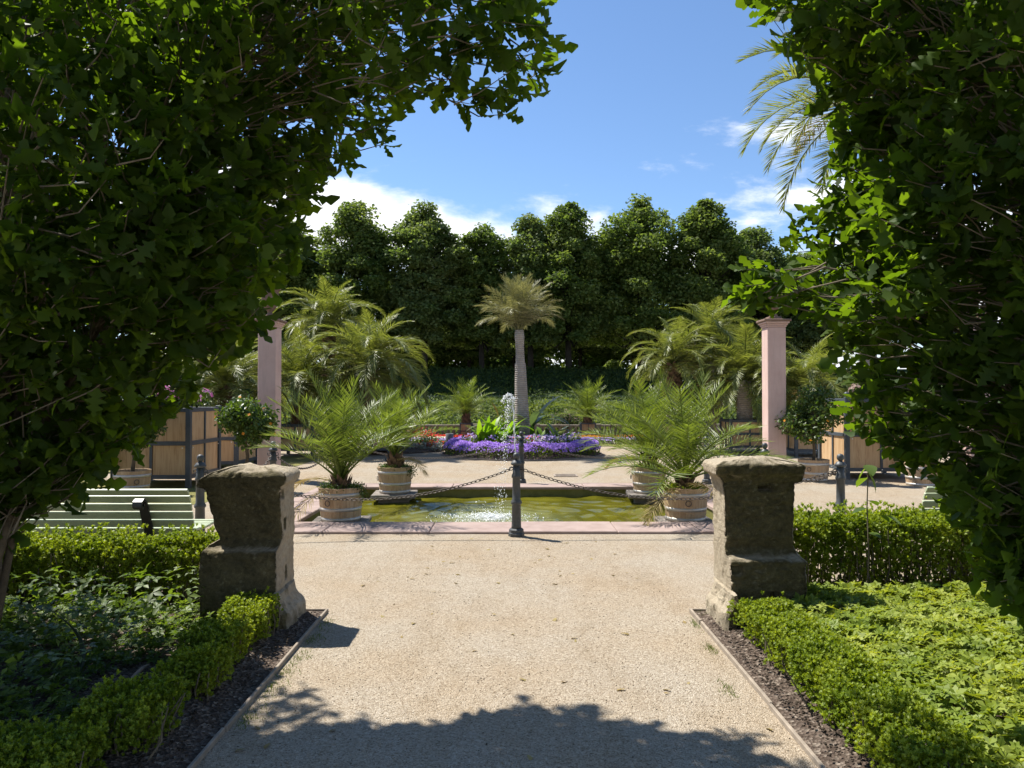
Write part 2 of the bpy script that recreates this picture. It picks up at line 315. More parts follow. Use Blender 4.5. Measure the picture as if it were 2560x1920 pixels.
class MB:
    def __init__(s): s.v = []; s.f = []
    def add(s, V, F):
        o = len(s.v); s.v += [tuple(map(float, p)) for p in V]; s.f += [tuple(int(i)+o for i in q) for q in F]; return s
    def box(s, x0, x1, y0, y1, z0, z1, bev=0.0):
        if bev <= 0:
            return s.add([(x0,y0,z0),(x1,y0,z0),(x1,y1,z0),(x0,y1,z0),(x0,y0,z1),(x1,y0,z1),(x1,y1,z1),(x0,y1,z1)],
                  [(0,3,2,1),(4,5,6,7),(0,1,5,4),(1,2,6,5),(2,3,7,6),(3,0,4,7)])
        b = bev; rings = []
        for z, e in ((z0, b), (z0+b, 0), (z1-b, 0), (z1, b)):
            q = [(x0+e+(b if e == 0 else 0), y0+e), (x1-e-(b if e == 0 else 0), y0+e), (x1-e, y0+e+(b if e == 0 else 0)), (x1-e, y1-e-(b if e == 0 else 0)),
                 (x1-e-(b if e == 0 else 0), y1-e), (x0+e+(b if e == 0 else 0), y1-e), (x0+e, y1-e-(b if e == 0 else 0)), (x0+e, y0+e+(b if e == 0 else 0))]
            rings.append([(x, y, z) for x, y in q])
        V = sum(rings, []); F = []
        for r in range(3):
            for i in range(8):
                j = (i+1) % 8; F.append((r*8+i, r*8+j, r*8+8+j, r*8+8+i))
        F.append(tuple(range(7, -1, -1))); F.append(tuple(range(24, 32)))
        return s.add(V, F)
    def lathe(s, prof, n=16, c=(0, 0, 0), cap=True):
        V = []; F = []
        for r, z in prof:
            for i in range(n):
                a = 2*math.pi*i/n; V.append((c[0]+r*math.cos(a), c[1]+r*math.sin(a), c[2]+z))
        for k in range(len(prof)-1):
            for i in range(n):
                j = (i+1) % n; F.append((k*n+i, k*n+j, (k+1)*n+j, (k+1)*n+i))
        if cap: F.append(tuple(range(n-1, -1, -1))); F.append(tuple((len(prof)-1)*n+i for i in range(n)))
        return s.add(V, F)
    def tube(s, pts, rad, n=6):
        V, F = tube_vf(pts, rad, n); return s.add(V, F)
    def mesh(s, name, mat, smooth=False):
        me = bpy.data.meshes.new(name); me.from_pydata(s.v, [], s.f); me.update()
        if smooth: me.polygons.foreach_set('use_smooth', [True]*len(me.polygons))
        me.materials.append(MATS[mat]); return me
def tube_vf(pts, rad, n=6):
    pts = [Vector(p) for p in pts]; V = []; F = []
    if isinstance(rad, (int, float)): rad = [rad]*len(pts)
    up = Vector((0.13, 0.21, 0.97))
    for i, p in enumerate(pts):
        t = (pts[min(i+1, len(pts)-1)]-pts[max(i-1, 0)]).normalized()
        a = t.cross(up);
        if a.length < 1e-3: a = t.cross(Vector((1, 0, 0)))
        a.normalize(); b = t.cross(a)
        for k in range(n):
            an = 2*math.pi*k/n; q = p+(a*math.cos(an)+b*math.sin(an))*rad[i]; V.append(tuple(q))
    for i in range(len(pts)-1):
        for k in range(n):
            j = (k+1) % n; F.append((i*n+k, i*n+j, (i+1)*n+j, (i+1)*n+k))
    return V, F
def frames(t, nrm):
    """columns: width dir, length dir, normal"""
    t = t/np.linalg.norm(t, axis=1, keepdims=True)
    a = np.cross(t, nrm); ln = np.linalg.norm(a, axis=1, keepdims=True); a = a/np.maximum(ln, 1e-6)
    n = np.cross(a, t); return np.stack([a, t, n], axis=2)
def scatter(tv, tf, pos, M, scale):
    """tv (k,3) template with length along +y; pos (N,3), M (N,3,3), scale (N,)"""
    tv = np.asarray(tv, float); tf = np.asarray(tf)
    V = np.einsum('nij,kj->nki', M, tv)*np.asarray(scale)[:, None, None]+pos[:, None, :]
    N, k = len(pos), len(tv)
    F = (tf[None]+(np.arange(N)*k)[:, None, None]).reshape(-1, tf.shape[1])
    return V.reshape(-1, 3), F
def unit(v): return v/np.maximum(np.linalg.norm(v, axis=1, keepdims=True), 1e-9)
def rdir(n): return unit(rng.normal(size=(n, 3)))
def vnoise(P, s, seed=0):
    """cheap smooth pseudo noise in -1..1"""
    P = np.asarray(P)*s; o = np.zeros(len(P)); r = np.random.default_rng(seed)
    for k in range(5):
        d = r.normal(size=3); ph = r.uniform(0, 6.28); o += np.sin(P@d*(1+0.6*k)+ph)/(1+0.5*k)
    return o/2.2

# leaf templates -------------------------------------------------------------
def lobed(stations, fold=0.18, curl=0.12):
    V = []; F = []
    for t, w in stations:
        z = -curl*t*t
        V += [(-w, t, z+fold*w), (0, t, z), (w, t, z+fold*w)]
    for i in range(len(stations)-1):
        a = i*3; b = a+3
        F += [(a, a+1, b+1, b), (a+1, a+2, b+2, b+1)]
    return np.array(V), np.array(F)
OAK = [lobed([(0, .012), (.13, .03), (.2, .15), (.29, .085), (.38, .25), (.47, .13), (.58, .325), (.68, .17), (.79, .29), (.88, .15), (.96, .12), (1.0, .03)], 0.22, 0.10),
       lobed([(0, .02), (.22, .19), (.33, .10), (.49, .29), (.60, .16), (.78, .31), (1.0, .07)], 0.18, 0.2),
       lobed([(0, .012), (.12, .04), (.22, .18), (.30, .10), (.42, .27), (.50, .15), (.63, .30), (.72, .16), (.83, .24), (.91, .13), (1.0, .05)], -0.12, 0.28)]
def oak_outline(n, lobes, ph):
    st = []
    for i in range(n+1):
        t = i/n; env = .34*math.sin(math.pi*min(1, t**.78))**.75 if 0 < t < 1 else .012
        st.append((t, max(.012, env*(.66+.34*math.cos(2*math.pi*(lobes*t+ph))) if .1 < t < .97 else max(.012, env*.55))))
    return st
OAKFINE = [lobed(oak_outline(30, 4.6, .25), .2, .12), lobed(oak_outline(30, 4.1, .1), -.1, .26)]
SIMPLE4 = (np.array([(0, 0, 0), (-.28, .45, .07), (.28, .45, .07), (0, 1, -.12), (0, .5, -.02)]), np.array([(0, 4, 1), (0, 2, 4), (1, 4, 3), (4, 2, 3)]))
DIAMOND = (np.array([(0, 0, 0), (-.3, .5, .06), (0, 1, -.05), (.3, .5, .06)]), np.array([(0, 3, 2, 1)]))
def multi(tmpl, dirs):
    """several leaflets into one template; dirs: list of (azimuth deg, elevation deg, offset xyz, scale, roll)"""
    V = []; F = []; o = 0
    for az, el, off, s, *roll in dirs:
        m = Matrix.Rotation(R(az), 3, 'Z') @ Matrix.Rotation(R(el), 3, 'X') @ Matrix.Rotation(R(roll[0] if roll else 0), 3, 'Y')
        for p in tmpl[0]: V.append(tuple((m @ (Vector(p)*s))+Vector(off)))
        F += [tuple(int(i)+o for i in f) for f in tmpl[1]]; o = len(V)
    return np.array(V), np.array(F)
# templates below grow along +z
SPRIG = multi(DIAMOND, [(k*137.5, 62-k*4.5, (0, 0, 0.28+k*0.085), 0.62-0.025*k) for k in range(7)])
PALMATE = multi((DIAMOND[0]*np.array([.95, 1, 1.6]), DIAMOND[1]), [(k*72+random.uniform(-9, 9), 12+random.uniform(-12, 10), (0, 0, 0), random.uniform(.85, 1.1)) for k in range(5)] + [(36, 48, (0, 0, .12), .6), (200, 52, (0, 0, .12), .55)])
TRIO = multi(SIMPLE4, [(0, 6, (0, .1, 0), 1.0), (78, 0, (-.05, .05, 0), .85), (-78, 0, (.05, .05, 0), .85)])
FLOWER = (np.array([(math.cos(a)*.5, math.sin(a)*.5, .12) for a in [k*math.pi/2 for k in range(4)]]+[(0, 0, 0)]), np.array([(4, k, (k+1) % 4) for k in range(4)]))
def zframes(d):
    """frames taking template +z to d, with a random spin"""
    d = unit(d); r = rdir(len(d)); a = unit(np.cross(d, r)); b = np.cross(d, a); return np.stack([a, b, d], axis=2)

def blob_leaves(name, parent, mat, centers, radii, count, size, tmpl=SIMPLE4, shell=0.35, kind='stuff', up=0.4, zmin=None):
    """leaf faces through the outer volume of a set of ellipsoids"""
    centers = np.array(centers, float); radii = np.array(radii, float)
    w = (radii.prod(axis=1))**(2/3); idx = rng.choice(len(centers), count, p=w/w.sum())
    d = rdir(count); r = 1-np.abs(rng.normal(0, shell, count)); r = np.clip(r, 0.05, 1.06)
    P = centers[idx]+d*radii[idx]*r[:, None]
    keep = np.ones(count, bool)
    if zmin is not None: keep = P[:, 2] > zmin
    P = P[keep]; d = d[keep]; n = len(P)
    nr = unit(d*0.7+rdir(n)*0.8+np.array([0, 0, up])); t = unit(rdir(n)+d*0.3+np.array([0, 0, -0.25]))
    V, F = scatter(tmpl[0], tmpl[1], P, frames(t, nr), size*rng.uniform(0.65, 1.25, n))
    o = obj(name, npmesh(name, V, F, mat), parent)
    if kind: o['kind'] = kind
    return o

# ------------------------------------------------------------------ ground, pool basin, beds, bank
PX0, PX1, PY0, PY1 = -2.72, 2.85, 9.25, 12.85   # inner pool edges
WZ = -0.15
def sheet(name, quads, mat, kind='structure'):
    m = MB()
    for (x0, x1, y0, y1, z) in quads: m.add([(x0, y0, z), (x1, y0, z), (x1, y1, z), (x0, y1, z)], [(0, 1, 2, 3)])
    o = obj(name, m.mesh(name, mat)); tag(o, kind=kind); return o
g = sheet('gravel_ground', [(-60, PX0, -20, 29, 0), (PX1, 60, -20, 29, 0), (PX0, PX1, -20, PY0, 0), (PX0, PX1, PY1, 29, 0)], 'gravel')
m = MB()
for (a, b) in (((PX0, PY0), (PX1, PY0)), ((PX1, PY0), (PX1, PY1)), ((PX1, PY1), (PX0, PY1)), ((PX0, PY1), (PX0, PY0))):
    m.add([(a[0], a[1], 0.0), (b[0], b[1], 0.0), (b[0], b[1], -0.7), (a[0], a[1], -0.7)], [(0, 1, 2, 3)])
m.add([(PX0, PY0, -.7), (PX1, PY0, -.7), (PX1, PY1, -.7), (PX0, PY1, -.7)], [(0, 1, 2, 3)])
tag(obj('pool_basin', m.mesh('pool_basin', 'algae_wall')), kind='structure')
# stepped ledge along the back wall under water
# water with real ripples
nx, ny = 230, 150
gx, gy = np.meshgrid(np.linspace(PX0, PX1, nx), np.linspace(PY0, PY1, ny)); P2 = np.stack([gx.ravel(), gy.ravel(), np.zeros(nx*ny)], 1)
SPL = np.array([-0.35, 10.55])
rr = np.hypot(P2[:, 0]-SPL[0], (P2[:, 1]-SPL[1]))
hz = 0.016*np.sin(rr*21+vnoise(P2, 1.6, 3)*2.2)/(1+1.0*rr)
for k in range(16):
    a = rng.uniform(-0.55, 0.55)+1.57*(k % 5 != 0); fr = rng.uniform(6, 22); d = np.array([math.cos(a), math.sin(a)])
    hz += 0.028/fr*2.2*np.sin((P2[:, :2]@d)*fr+rng.uniform(0, 6.28)+0.8*vnoise(P2, 1.1, 40+k))*(0.6+0.4*vnoise(P2, 0.8, 80+k))
P2[:, 2] = WZ+hz
ii = (np.arange(ny-1)[:, None]*nx+np.arange(nx-1)[None]).ravel(); F = np.stack([ii, ii+1, ii+nx+1, ii+nx], 1)
tag(obj('pond_water', npmesh('pond_water', P2, F, 'pond_water', True)), kind='structure')

# coping: single slabs of pink sandstone
cop = empty('pool_coping', (0, 9, 0), 0, 'rim of pink sandstone slabs around the rectangular fountain pool', 'pool rim')
def coprow(x0, x1, y0, y1, horizontal, n):
    cuts = [0.0]+sorted([(k+rng.uniform(-.13, .13))/n for k in range(1, n)])+[1.0]
    for a, b in zip(cuts[:-1], cuts[1:]):
        if horizontal: bb = (x0+(x1-x0)*a+.004, x0+(x1-x0)*b-.004, y0, y1)
        else: bb = (x0, x1, y0+(y1-y0)*a+.004, y0+(y1-y0)*b-.004)
        cx_, cy_ = (bb[0]+bb[1])/2, (bb[2]+bb[3])/2
        mm = MB().box(bb[0]-cx_, bb[1]-cx_, bb[2]-cy_, bb[3]-cy_, -0.022, 0.03+rng.uniform(-.004, .004), 0.008)
        obj('coping_slab', mm.mesh('coping_slab', 'pink_sandstone'), cop, (cx_, cy_-9, 0))
coprow(PX0-.62, PX1+.62, 8.6, PY0+.025, True, 6); coprow(PX0-.62, PX1+.62, PY1-.025, 13.35, True, 6)
coprow(PX0-.62, PX0+.025, PY0+.03, PY1-.03, False, 4); coprow(PX1-.025, PX1+.62, PY0+.03, PY1-.03, False, 4)

# beds
def bed(name, x0, x1, y0, y1, h=0.05):
    nx, ny = int((x1-x0)/.05)+2, int((y1-y0)/.05)+2
    gx, gy = np.meshgrid(np.linspace(x0, x1, nx), np.linspace(y0, y1, ny)); P = np.stack([gx.ravel(), gy.ravel(), np.zeros(nx*ny)], 1)
    ed = np.minimum.reduce([P[:, 0]-x0, x1-P[:, 0], P[:, 1]-y0, y1-P[:, 1]])
    P[:, 2] = 0.006+h*np.clip(ed/.25, 0, 1)+0.012*vnoise(P, 14, 5)*np.clip(ed/.1, 0, 1)+0.006*vnoise(P, 40, 6)*np.clip(ed/.1, 0, 1)
    ii = (np.arange(ny-1)[:, None]*nx+np.arange(nx-1)[None]).ravel(); F = np.stack([ii, ii+1, ii+nx+1, ii+nx], 1)
    tag(obj(name, npmesh(name, P, F, 'soil', True)), kind='structure')
bed('planting_bed', -5.5, -1.375, 0.5, 5.51); bed('planting_bed', 1.345, 5.5, 0.5, 5.51); bed('hedge_bed', -5.5, -2.08, 5.52, 6.1); bed('hedge_bed', 2.02, 5.5, 5.52, 6.4)
for sx, label, x in ((-1, 'weathered grey timber edging board along the shaded planting bed', -1.365), (1, 'pale timber edging board along the sunlit ground cover bed', 1.325)):
    t = empty('path_edging', (x, 0, 0), 0, label, 'path edging')
    y = 0.5
    while y < 5.5:
        y2 = min(y+rng.uniform(1.2, 1.7), 5.5)
        mm = MB().box(-.009, .009, -(y2-y)/2+.003, (y2-y)/2-.003, -0.05, 0.028+rng.uniform(-.006, .006), .003)
        obj('edging_board', mm.mesh('edging_board', 'edging_timber'), t, (rng.uniform(-.006, .006), (y+y2)/2, 0), (0, 0, rng.uniform(-.006, .006)))
        y = y2
    mm = MB().box(-.006, .45, -.008, .008, -.04, .02, .002); obj('cross_board', mm.mesh('cross_board', 'edging_timber'), t, (-.45 if sx < 0 else 0, 5.52, 0))

# bank behind the balustrade, plateau, road
prof = [(29.0, -0.001), (29.3, 0.15), (33.0, 1.22), (36.5, 1.3), (41.0, 1.45), (45.2, 3.2), (46, 3.28), (160, 3.3), (900, 3.4)]
xs = np.concatenate([[-900, -200], np.linspace(-70, 70, 141), [200, 900]]); V = []; F = []
for j, (y, z) in enumerate(prof):
    for x in xs: V.append((x, y, z+(0.06*math.sin(x*1.3+j)+.05*math.sin(x*.41+2*j) if 1 <= j <= 5 else 0)))
n = len(xs)
for j in range(len(prof)-1):
    for i in range(n-1): F.append((j*n+i, j*n+i+1, (j+1)*n+i+1, (j+1)*n+i))
tag(obj('grassy_bank', npmesh('grassy_bank', V, F, 'bank_turf', True)), kind='structure')
sheet('distant_road', [(-60, 60, 50.5, 54.5, 3.31)], 'road_surface')
sheet('side_ground', [(-900, -60, -300, 29, -.01), (60, 900, -300, 29, -.01), (-60, 60, -300, -20, -.01)], 'far_grass')
sheet('lawn_strip', [(-11, -4.9, 15.3, 19.6, 0.005)], 'dry_lawn')
sheet('lawn_strip', [(-11.5, -4.6, 10.9, 13.9, 0.005)], 'dry_lawn')
sheet('lawn_strip', [(0.5, 5.5, 23.4, 24.4, 0.006)], 'dry_lawn')

# ------------------------------------------------------------------ ruined gate pedestals
def pedestal(label, mirror, prof_in, prof_out, prof_front, y_back, holes, seed, lean=0.0):
    """prof_*: (z, value) tables for inner x, outer x, front y, in absolute metres (mirror flips x)."""
    H = prof_in[-1][0]; s = -1 if mirror else 1
    nz = 96; zs = np.linspace(0, H, nz); nu = 38; nv = 26
    fx = lambda pr: np.interp(zs, [p[0] for p in pr], [p[1] for p in pr])
    xi, xo, yf = fx(prof_in), fx(prof_out), fx(prof_front)
    V = []; N = []; rows = []
    ring = [(i/nu, 0.0, (0, -1)) for i in range(nu)]+[(1.0, j/nv, (1, 0)) for j in range(nv)]+[(1-i/nu, 1.0, (0, 1)) for i in range(nu)]+[(0.0, 1-j/nv, (-1, 0)) for j in range(nv)]
    for k, z in enumerate(zs):
        for u, v, nn in ring:
            V.append((xi[k]+(xo[k]-xi[k])*u, yf[k]+(y_back-yf[k])*v, z)); N.append((nn[0], nn[1], 0))
    V = np.array(V); N = np.array(N, float); m_ = len(ring)
    U = np.array([q[0] for q in ring]*nz)
    corner = np.array([min(min(q[0], 1-q[0])*nu, 99) if q[2][0] == 0 else min(q[1], 1-q[1])*nv for q in ring]*nz)
    rough = np.where(N[:, 1] < -.5, 1.0, 0.35)
    n1_ = vnoise(V, 9, seed); n2_ = vnoise(V, 28, seed+1); n3 = vnoise(V, 75, seed+2)
    disp = rough*(0.006*n1_+0.007*n2_+0.005*n3+0.004*vnoise(V, 140, seed+7)-0.016*np.clip(.22-np.abs(vnoise(V*np.array([1, 1, 2.2]), 13, seed+8)), 0, 1)/.22)-0.012*np.exp(-corner)*(1+0.8*vnoise(V, 22, seed+3))
    V0 = V.copy()
    V += N*disp[:, None]
    for (side, a0, a1, z0, z1, dep) in holes:      # small mortises left by old ironwork
        if side == 'front': sel = (N[:, 1] < -.5) & (V0[:, 0] > a0) & (V0[:, 0] < a1)
        else: sel = (N[:, 0] < -.5) & (V0[:, 1] > a0) & (V0[:, 1] < a1)
        sel &= (V0[:, 2] > z0) & (V0[:, 2] < z1); V[sel] -= N[sel]*dep
    F = []
    for k in range(nz-1):
        for i in range(m_):
            j = (i+1) % m_; F.append((k*m_+i, k*m_+j, (k+1)*m_+j, (k+1)*m_+i))
    # top: concentric rings to a slightly domed centre
    c = V[(nz-1)*m_:].mean(axis=0); base = (nz-1)*m_; prev = base; V = list(map(tuple, V))
    for t in (0.12, 0.3, 0.5, 0.75, 0.97):
        st = len(V)
        for i in range(m_):
            p = np.array(V[base+i]); q = p+(c-p)*t; q[2] = H+0.03*min(t*2, 1)+0.010*float(vnoise(q[None], 16, seed+5)[0])+0.006*float(vnoise(q[None], 45, seed+6)[0]); V.append(tuple(q))
        for i in range(m_):
            j = (i+1) % m_; F.append((prev+i, prev+j, st+j, st+i))
        prev = st
    V = np.array(V); V[:, 0] += lean*V[:, 2]; V[:, 0] *= s
    base_loc = np.array([s*(prof_in[0][1]+prof_out[0][1])/2, (prof_front[0][1]+y_back)/2, 0])
    F = np.array(F)
    if mirror: F = F[:, ::-1]
    t = empty('gate_pedestal', tuple(base_loc), 0, label, 'pedestal')
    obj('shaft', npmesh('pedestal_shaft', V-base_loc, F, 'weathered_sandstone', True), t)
    return t, base_loc, s
def plinth(t, bl, s, x_in, x_out, y0, y1, seed):
    """base moulding left on the path side: profile swept along y"""
    k_ = (x_out-x_in)/.167; pr = [(x_in, -.02), (x_in, .11), (x_in+.012*k_, .13), (x_in+.06*k_, .16), (x_in+.1*k_, .2), (x_in+.12*k_, .25), (x_out, .262), (x_out, -.02)]
    pts = []
    for a, b in zip(pr[:-1], pr[1:]):
        for q in range(5): pts.append((a[0]+(b[0]-a[0])*q/5, a[1]+(b[1]-a[1])*q/5))
    ys = np.linspace(y0, y1, 26); V = np.array([(x, y, z) for y in ys for x, z in pts]); k = len(pts)
    e = np.minimum(V[:, 1]-y0, y1-V[:, 1])
    V[:, 0] += np.where(V[:, 0] < x_out-.02, 0.010*vnoise(V, 20, seed)+0.03*np.exp(-e/.03), 0); V[:, 1] += 0.012*vnoise(V, 25, seed+1); V[:, 2] += .006*vnoise(V, 30, seed+2)
    F = [(j*k+i, j*k+(i+1) % k, (j+1)*k+(i+1) % k, (j+1)*k+i) for j in range(25) for i in range(k)]
    mm = MB().add(V*np.array([s, 1, 1])-bl, F); mm.f.append(tuple(range(k))); mm.f.append(tuple(range(25*k+k-1, 25*k-1, -1)))
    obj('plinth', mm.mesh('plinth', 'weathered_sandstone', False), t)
t, bl, s = pedestal('lichen-spotted sandstone gate pedestal beside the sunlit ground cover bed', False,
    [(0, 1.50), (.3, 1.505), (.9, 1.50), (1.0, 1.485), (1.03, 1.46), (1.045, 1.425), (1.11, 1.42), (1.125, 1.44)],
    [(0, 2.03), (.465, 2.03), (.5, 2.01), (.56, 1.985), (.95, 2.0), (.985, 2.005), (.99, 2.055), (1.11, 2.06), (1.125, 2.04)],
    [(0, 5.08), (.4, 5.085), (.465, 5.09), (.478, 5.20), (.53, 5.245), (.60, 5.215), (.98, 5.22), (1.03, 5.2), (1.055, 5.17), (1.11, 5.165), (1.125, 5.19)], 5.56,
    [('front', 1.74, 1.835, .925, .965, .06), ('front', 1.775, 1.835, .195, .25, .07), ('front', 1.49, 1.575, .37, .43, .035)], 11)
plinth(t, bl, s, 1.425, 1.512, 4.99, 5.52, 21)
t, bl, s = pedestal('dark mossy sandstone gate pedestal with slotted side beside the shaded bed', True,
    [(0, 1.60), (.3, 1.605), (.55, 1.615), (.62, 1.605), (.93, 1.61), (.975, 1.605), (.985, 1.57), (1.04, 1.56), (1.07, 1.585)],
    [(0, 2.13), (.48, 2.14), (.56, 2.12), (.60, 2.045), (.66, 2.075), (.93, 2.13), (.955, 2.14), (.965, 2.195), (1.02, 2.175), (1.07, 2.09)],
    [(0, 5.05), (.45, 5.05), (.535, 5.055), (.55, 5.14), (.60, 5.18), (.75, 5.17), (1.0, 5.12), (1.04, 5.11), (1.07, 5.14)], 5.5,
    [('in', 5.18, 5.225, .885, .935, .06), ('in', 5.22, 5.26, .66, .735, .06), ('in', 5.26, 5.30, .30, .405, .06)], 31)
plinth(t, bl, s, 1.50, 1.612, 4.97, 5.47, 41)

# ------------------------------------------------------------------ pink columns with urns
def column(x, y, label, urn=True):
    t = empty('garden_column', (x, y, 0), 0, label, 'column', 'pink columns around the pool garden')
    w = .175
    obj('shaft', MB().box(-w, w, -w, w, 0, 2.93, .012).mesh('column_shaft', 'pink_plaster'), t)
    mm = MB()
    for k, (e, z0, z1) in enumerate(((.012, 2.932, 2.965), (.03, 2.967, 3.0), (.055, 3.002, 3.035))): mm.box(-w-e, w+e, -w-e, w+e, z0, z1, .006)
    obj('capital', mm.mesh('capital', 'pink_plaster'), t)
    obj('cap_slab', MB().box(-w-.085, w+.085, -w-.085, w+.085, 3.037, 3.085, .012).mesh('cap_slab', 'dark_cap_stone'), t)
    mm = MB().box(-.12, .12, -.12, .12, 3.087, 3.14, .01); mm.lathe([(.075, 3.142), (.08, 3.17), (.05, 3.20), (.045, 3.24), (.06, 3.26), (.10, 3.30), (.145, 3.40), (.165, 3.52), (.16, 3.6), (.175, 3.66), (.22, 3.70), (.225, 3.73), (.19, 3.735), (.15, 3.66), (.05, 3.62)], 20)
    obj('urn', mm.mesh('urn', 'dark_cap_stone', True), t)
column(-4.72, 14.4, 'pink plastered square column beyond the slotted dark pedestal')
column(5.1, 14.4, 'pink plastered square column beyond the lichen-spotted pedestal')
column(-7.75, 12.6, 'pink plastered square column behind the green bench with the scrolled iron end, half hidden by oak leaves')
column(8.25, 13.2, 'pink plastered square column behind the oak with sunlit leaf edges')

# ------------------------------------------------------------------ bollards and chains
BT = .93
def lathe_mesh(name, prof, mat, n=14): return MB().lathe(prof, n).mesh(name, mat, True)
bm_base = MB().lathe([(.092, 0), (.092, .035), (.084, .045), (.084, .075), (.07, .09)], 8).mesh('bollard_base', 'bollard_iron')
bm_shaft = lathe_mesh('bollard_shaft', [(.06, .08), (.055, .12), (.05, .36), (.062, .37), (.064, .385), (.06, .40), (.047, .42), (.044, .66), (.055, .67), (.056, .685), (.052, .70), (.042, .72), (.039, .81)], 'bollard_iron')
bm_col = lathe_mesh('bollard_collar', [(.04, .808), (.062, .815), (.064, .835), (.05, .845), (.045, .86), (.022, .868), (.02, .88)], 'bollard_iron')
bm_ball = lathe_mesh('bollard_ball', [(.012, .872), (.026, .878), (.036, .893), (.04, .912), (.036, .931), (.026, .946), (.01, .953)], 'bollard_iron')
def torus(R1, r, sx=1.0, sy=1.0, n=14, k=6):
    V = []; F = []
    for i in range(n):
        a = 2*math.pi*i/n; c = (math.cos(a)*R1*sx, math.sin(a)*R1*sy)
        nn = Vector((math.cos(a)/sx, math.sin(a)/sy, 0)).normalized()
        for j in range(k):
            b = 2*math.pi*j/k; V.append((c[0]+nn.x*r*math.cos(b), c[1]+nn.y*r*math.cos(b), r*math.sin(b)))
    for i in range(n):
        for j in range(k): F.append((i*k+j, ((i+1) % n)*k+j, ((i+1) % n)*k+(j+1) % k, i*k+(j+1) % k))
    return V, F
ring_me = MB().add(*torus(.02, .005, n=10, k=5)).mesh('chain_eye', 'bollard_iron', True)
link_me = MB().add(*torus(.016, .0052, 1.95, 1.0, n=12, k=5)).mesh('chain_link', 'chain_iron', True)
BOL = {'FC': (.05, 8.48, 'in the gravel before the pool middle'), 'FL': (-3.45, 8.2, 'behind the green bench with the scrolled iron end'), 'FR': (3.68, 8.3, 'rising behind the box hedge past the lichen-spotted pedestal'),
       'ML': (-3.42, 10.6, 'beside the foot of the column past the slotted pedestal'), 'MR': (3.5, 10.25, 'showing its ball above the lichen-spotted pedestal'),
       'BL': (-3.2, 13.5, 'at the far pool corner near the dustbin side'), 'BR': (3.55, 13.5, 'at the far pool corner near the ringed palm trunks'), 'BC': (.17, 13.5, 'at the far pool edge behind the fountain jet')}
for k, (x, y, where) in BOL.items():
    t = empty('chain_bollard', (x, y, 0), 0, 'grey cast iron chain bollard '+where, 'bollard', 'cast iron bollards around the pool')
    for nm, me in (('base', bm_base), ('shaft', bm_shaft), ('collar', bm_col), ('ball', bm_ball)): obj(nm, me, t)
    for sx in (-1, 1): obj('chain_eye', ring_me, t, (sx*.058, 0, .77), (R(90), 0, 0))
def chain(a, b, where, sag=.33):
    A = Vector((*BOL[a][:2], .765)); B = Vector((*BOL[b][:2], .765)); d = (B-A); hd = d.normalized(); A += hd*.06; B -= hd*.06
    N = 400; pts = [A.lerp(B, i/N)-Vector((0, 0, sag*4*(i/N)*(1-i/N))) for i in range(N+1)]
    t = empty('barrier_chain', tuple(A), 0, 'rusty iron link chain hanging '+where, 'chain', 'chains between the bollards')
    pitch = .0505; acc = 0; nxt = 0.0; i_ = 0
    for p, q in zip(pts[:-1], pts[1:]):
        while acc+(q-p).length >= nxt:
            f = (nxt-acc)/(q-p).length; c = p.lerp(q, f); tx = (q-p).normalized(); sd = tx.cross(Vector((0, 0, 1))).normalized(); up = sd.cross(tx)
            an = R(45+(90 if i_ % 2 else 0)+rng.uniform(-8, 8)); yv = sd*math.cos(an)+up*math.sin(an); zv = tx.cross(yv)
            o = bpy.data.objects.new('chain_link', link_me); o.parent = t
            o.matrix_local = Matrix(((tx.x, yv.x, zv.x, c.x-A.x), (tx.y, yv.y, zv.y, c.y-A.y), (tx.z, yv.z, zv.z, c.z-A.z), (0, 0, 0, 1))); COL.objects.link(o)
            nxt += pitch; i_ += 1
        acc += (q-p).length
chain('FC', 'FL', 'before the pool on the slotted pedestal side'); chain('FC', 'FR', 'before the pool on the lichen-spotted pedestal side')
chain('FL', 'ML', 'along the pool end behind the slotted pedestal', .3); chain('ML', 'BL', 'along the pool end by the taller palm group', .33)
chain('BL', 'BC', 'behind the pool beside the taller palm group', .3); chain('BC', 'BR', 'behind the pool beside the leaning palm trunks', .3)
chain('BR', 'MR', 'along the pool end beyond the lichen-spotted pedestal, far stretch', .3); chain('MR', 'FR', 'along the pool end beyond the lichen-spotted pedestal, near stretch', .22)

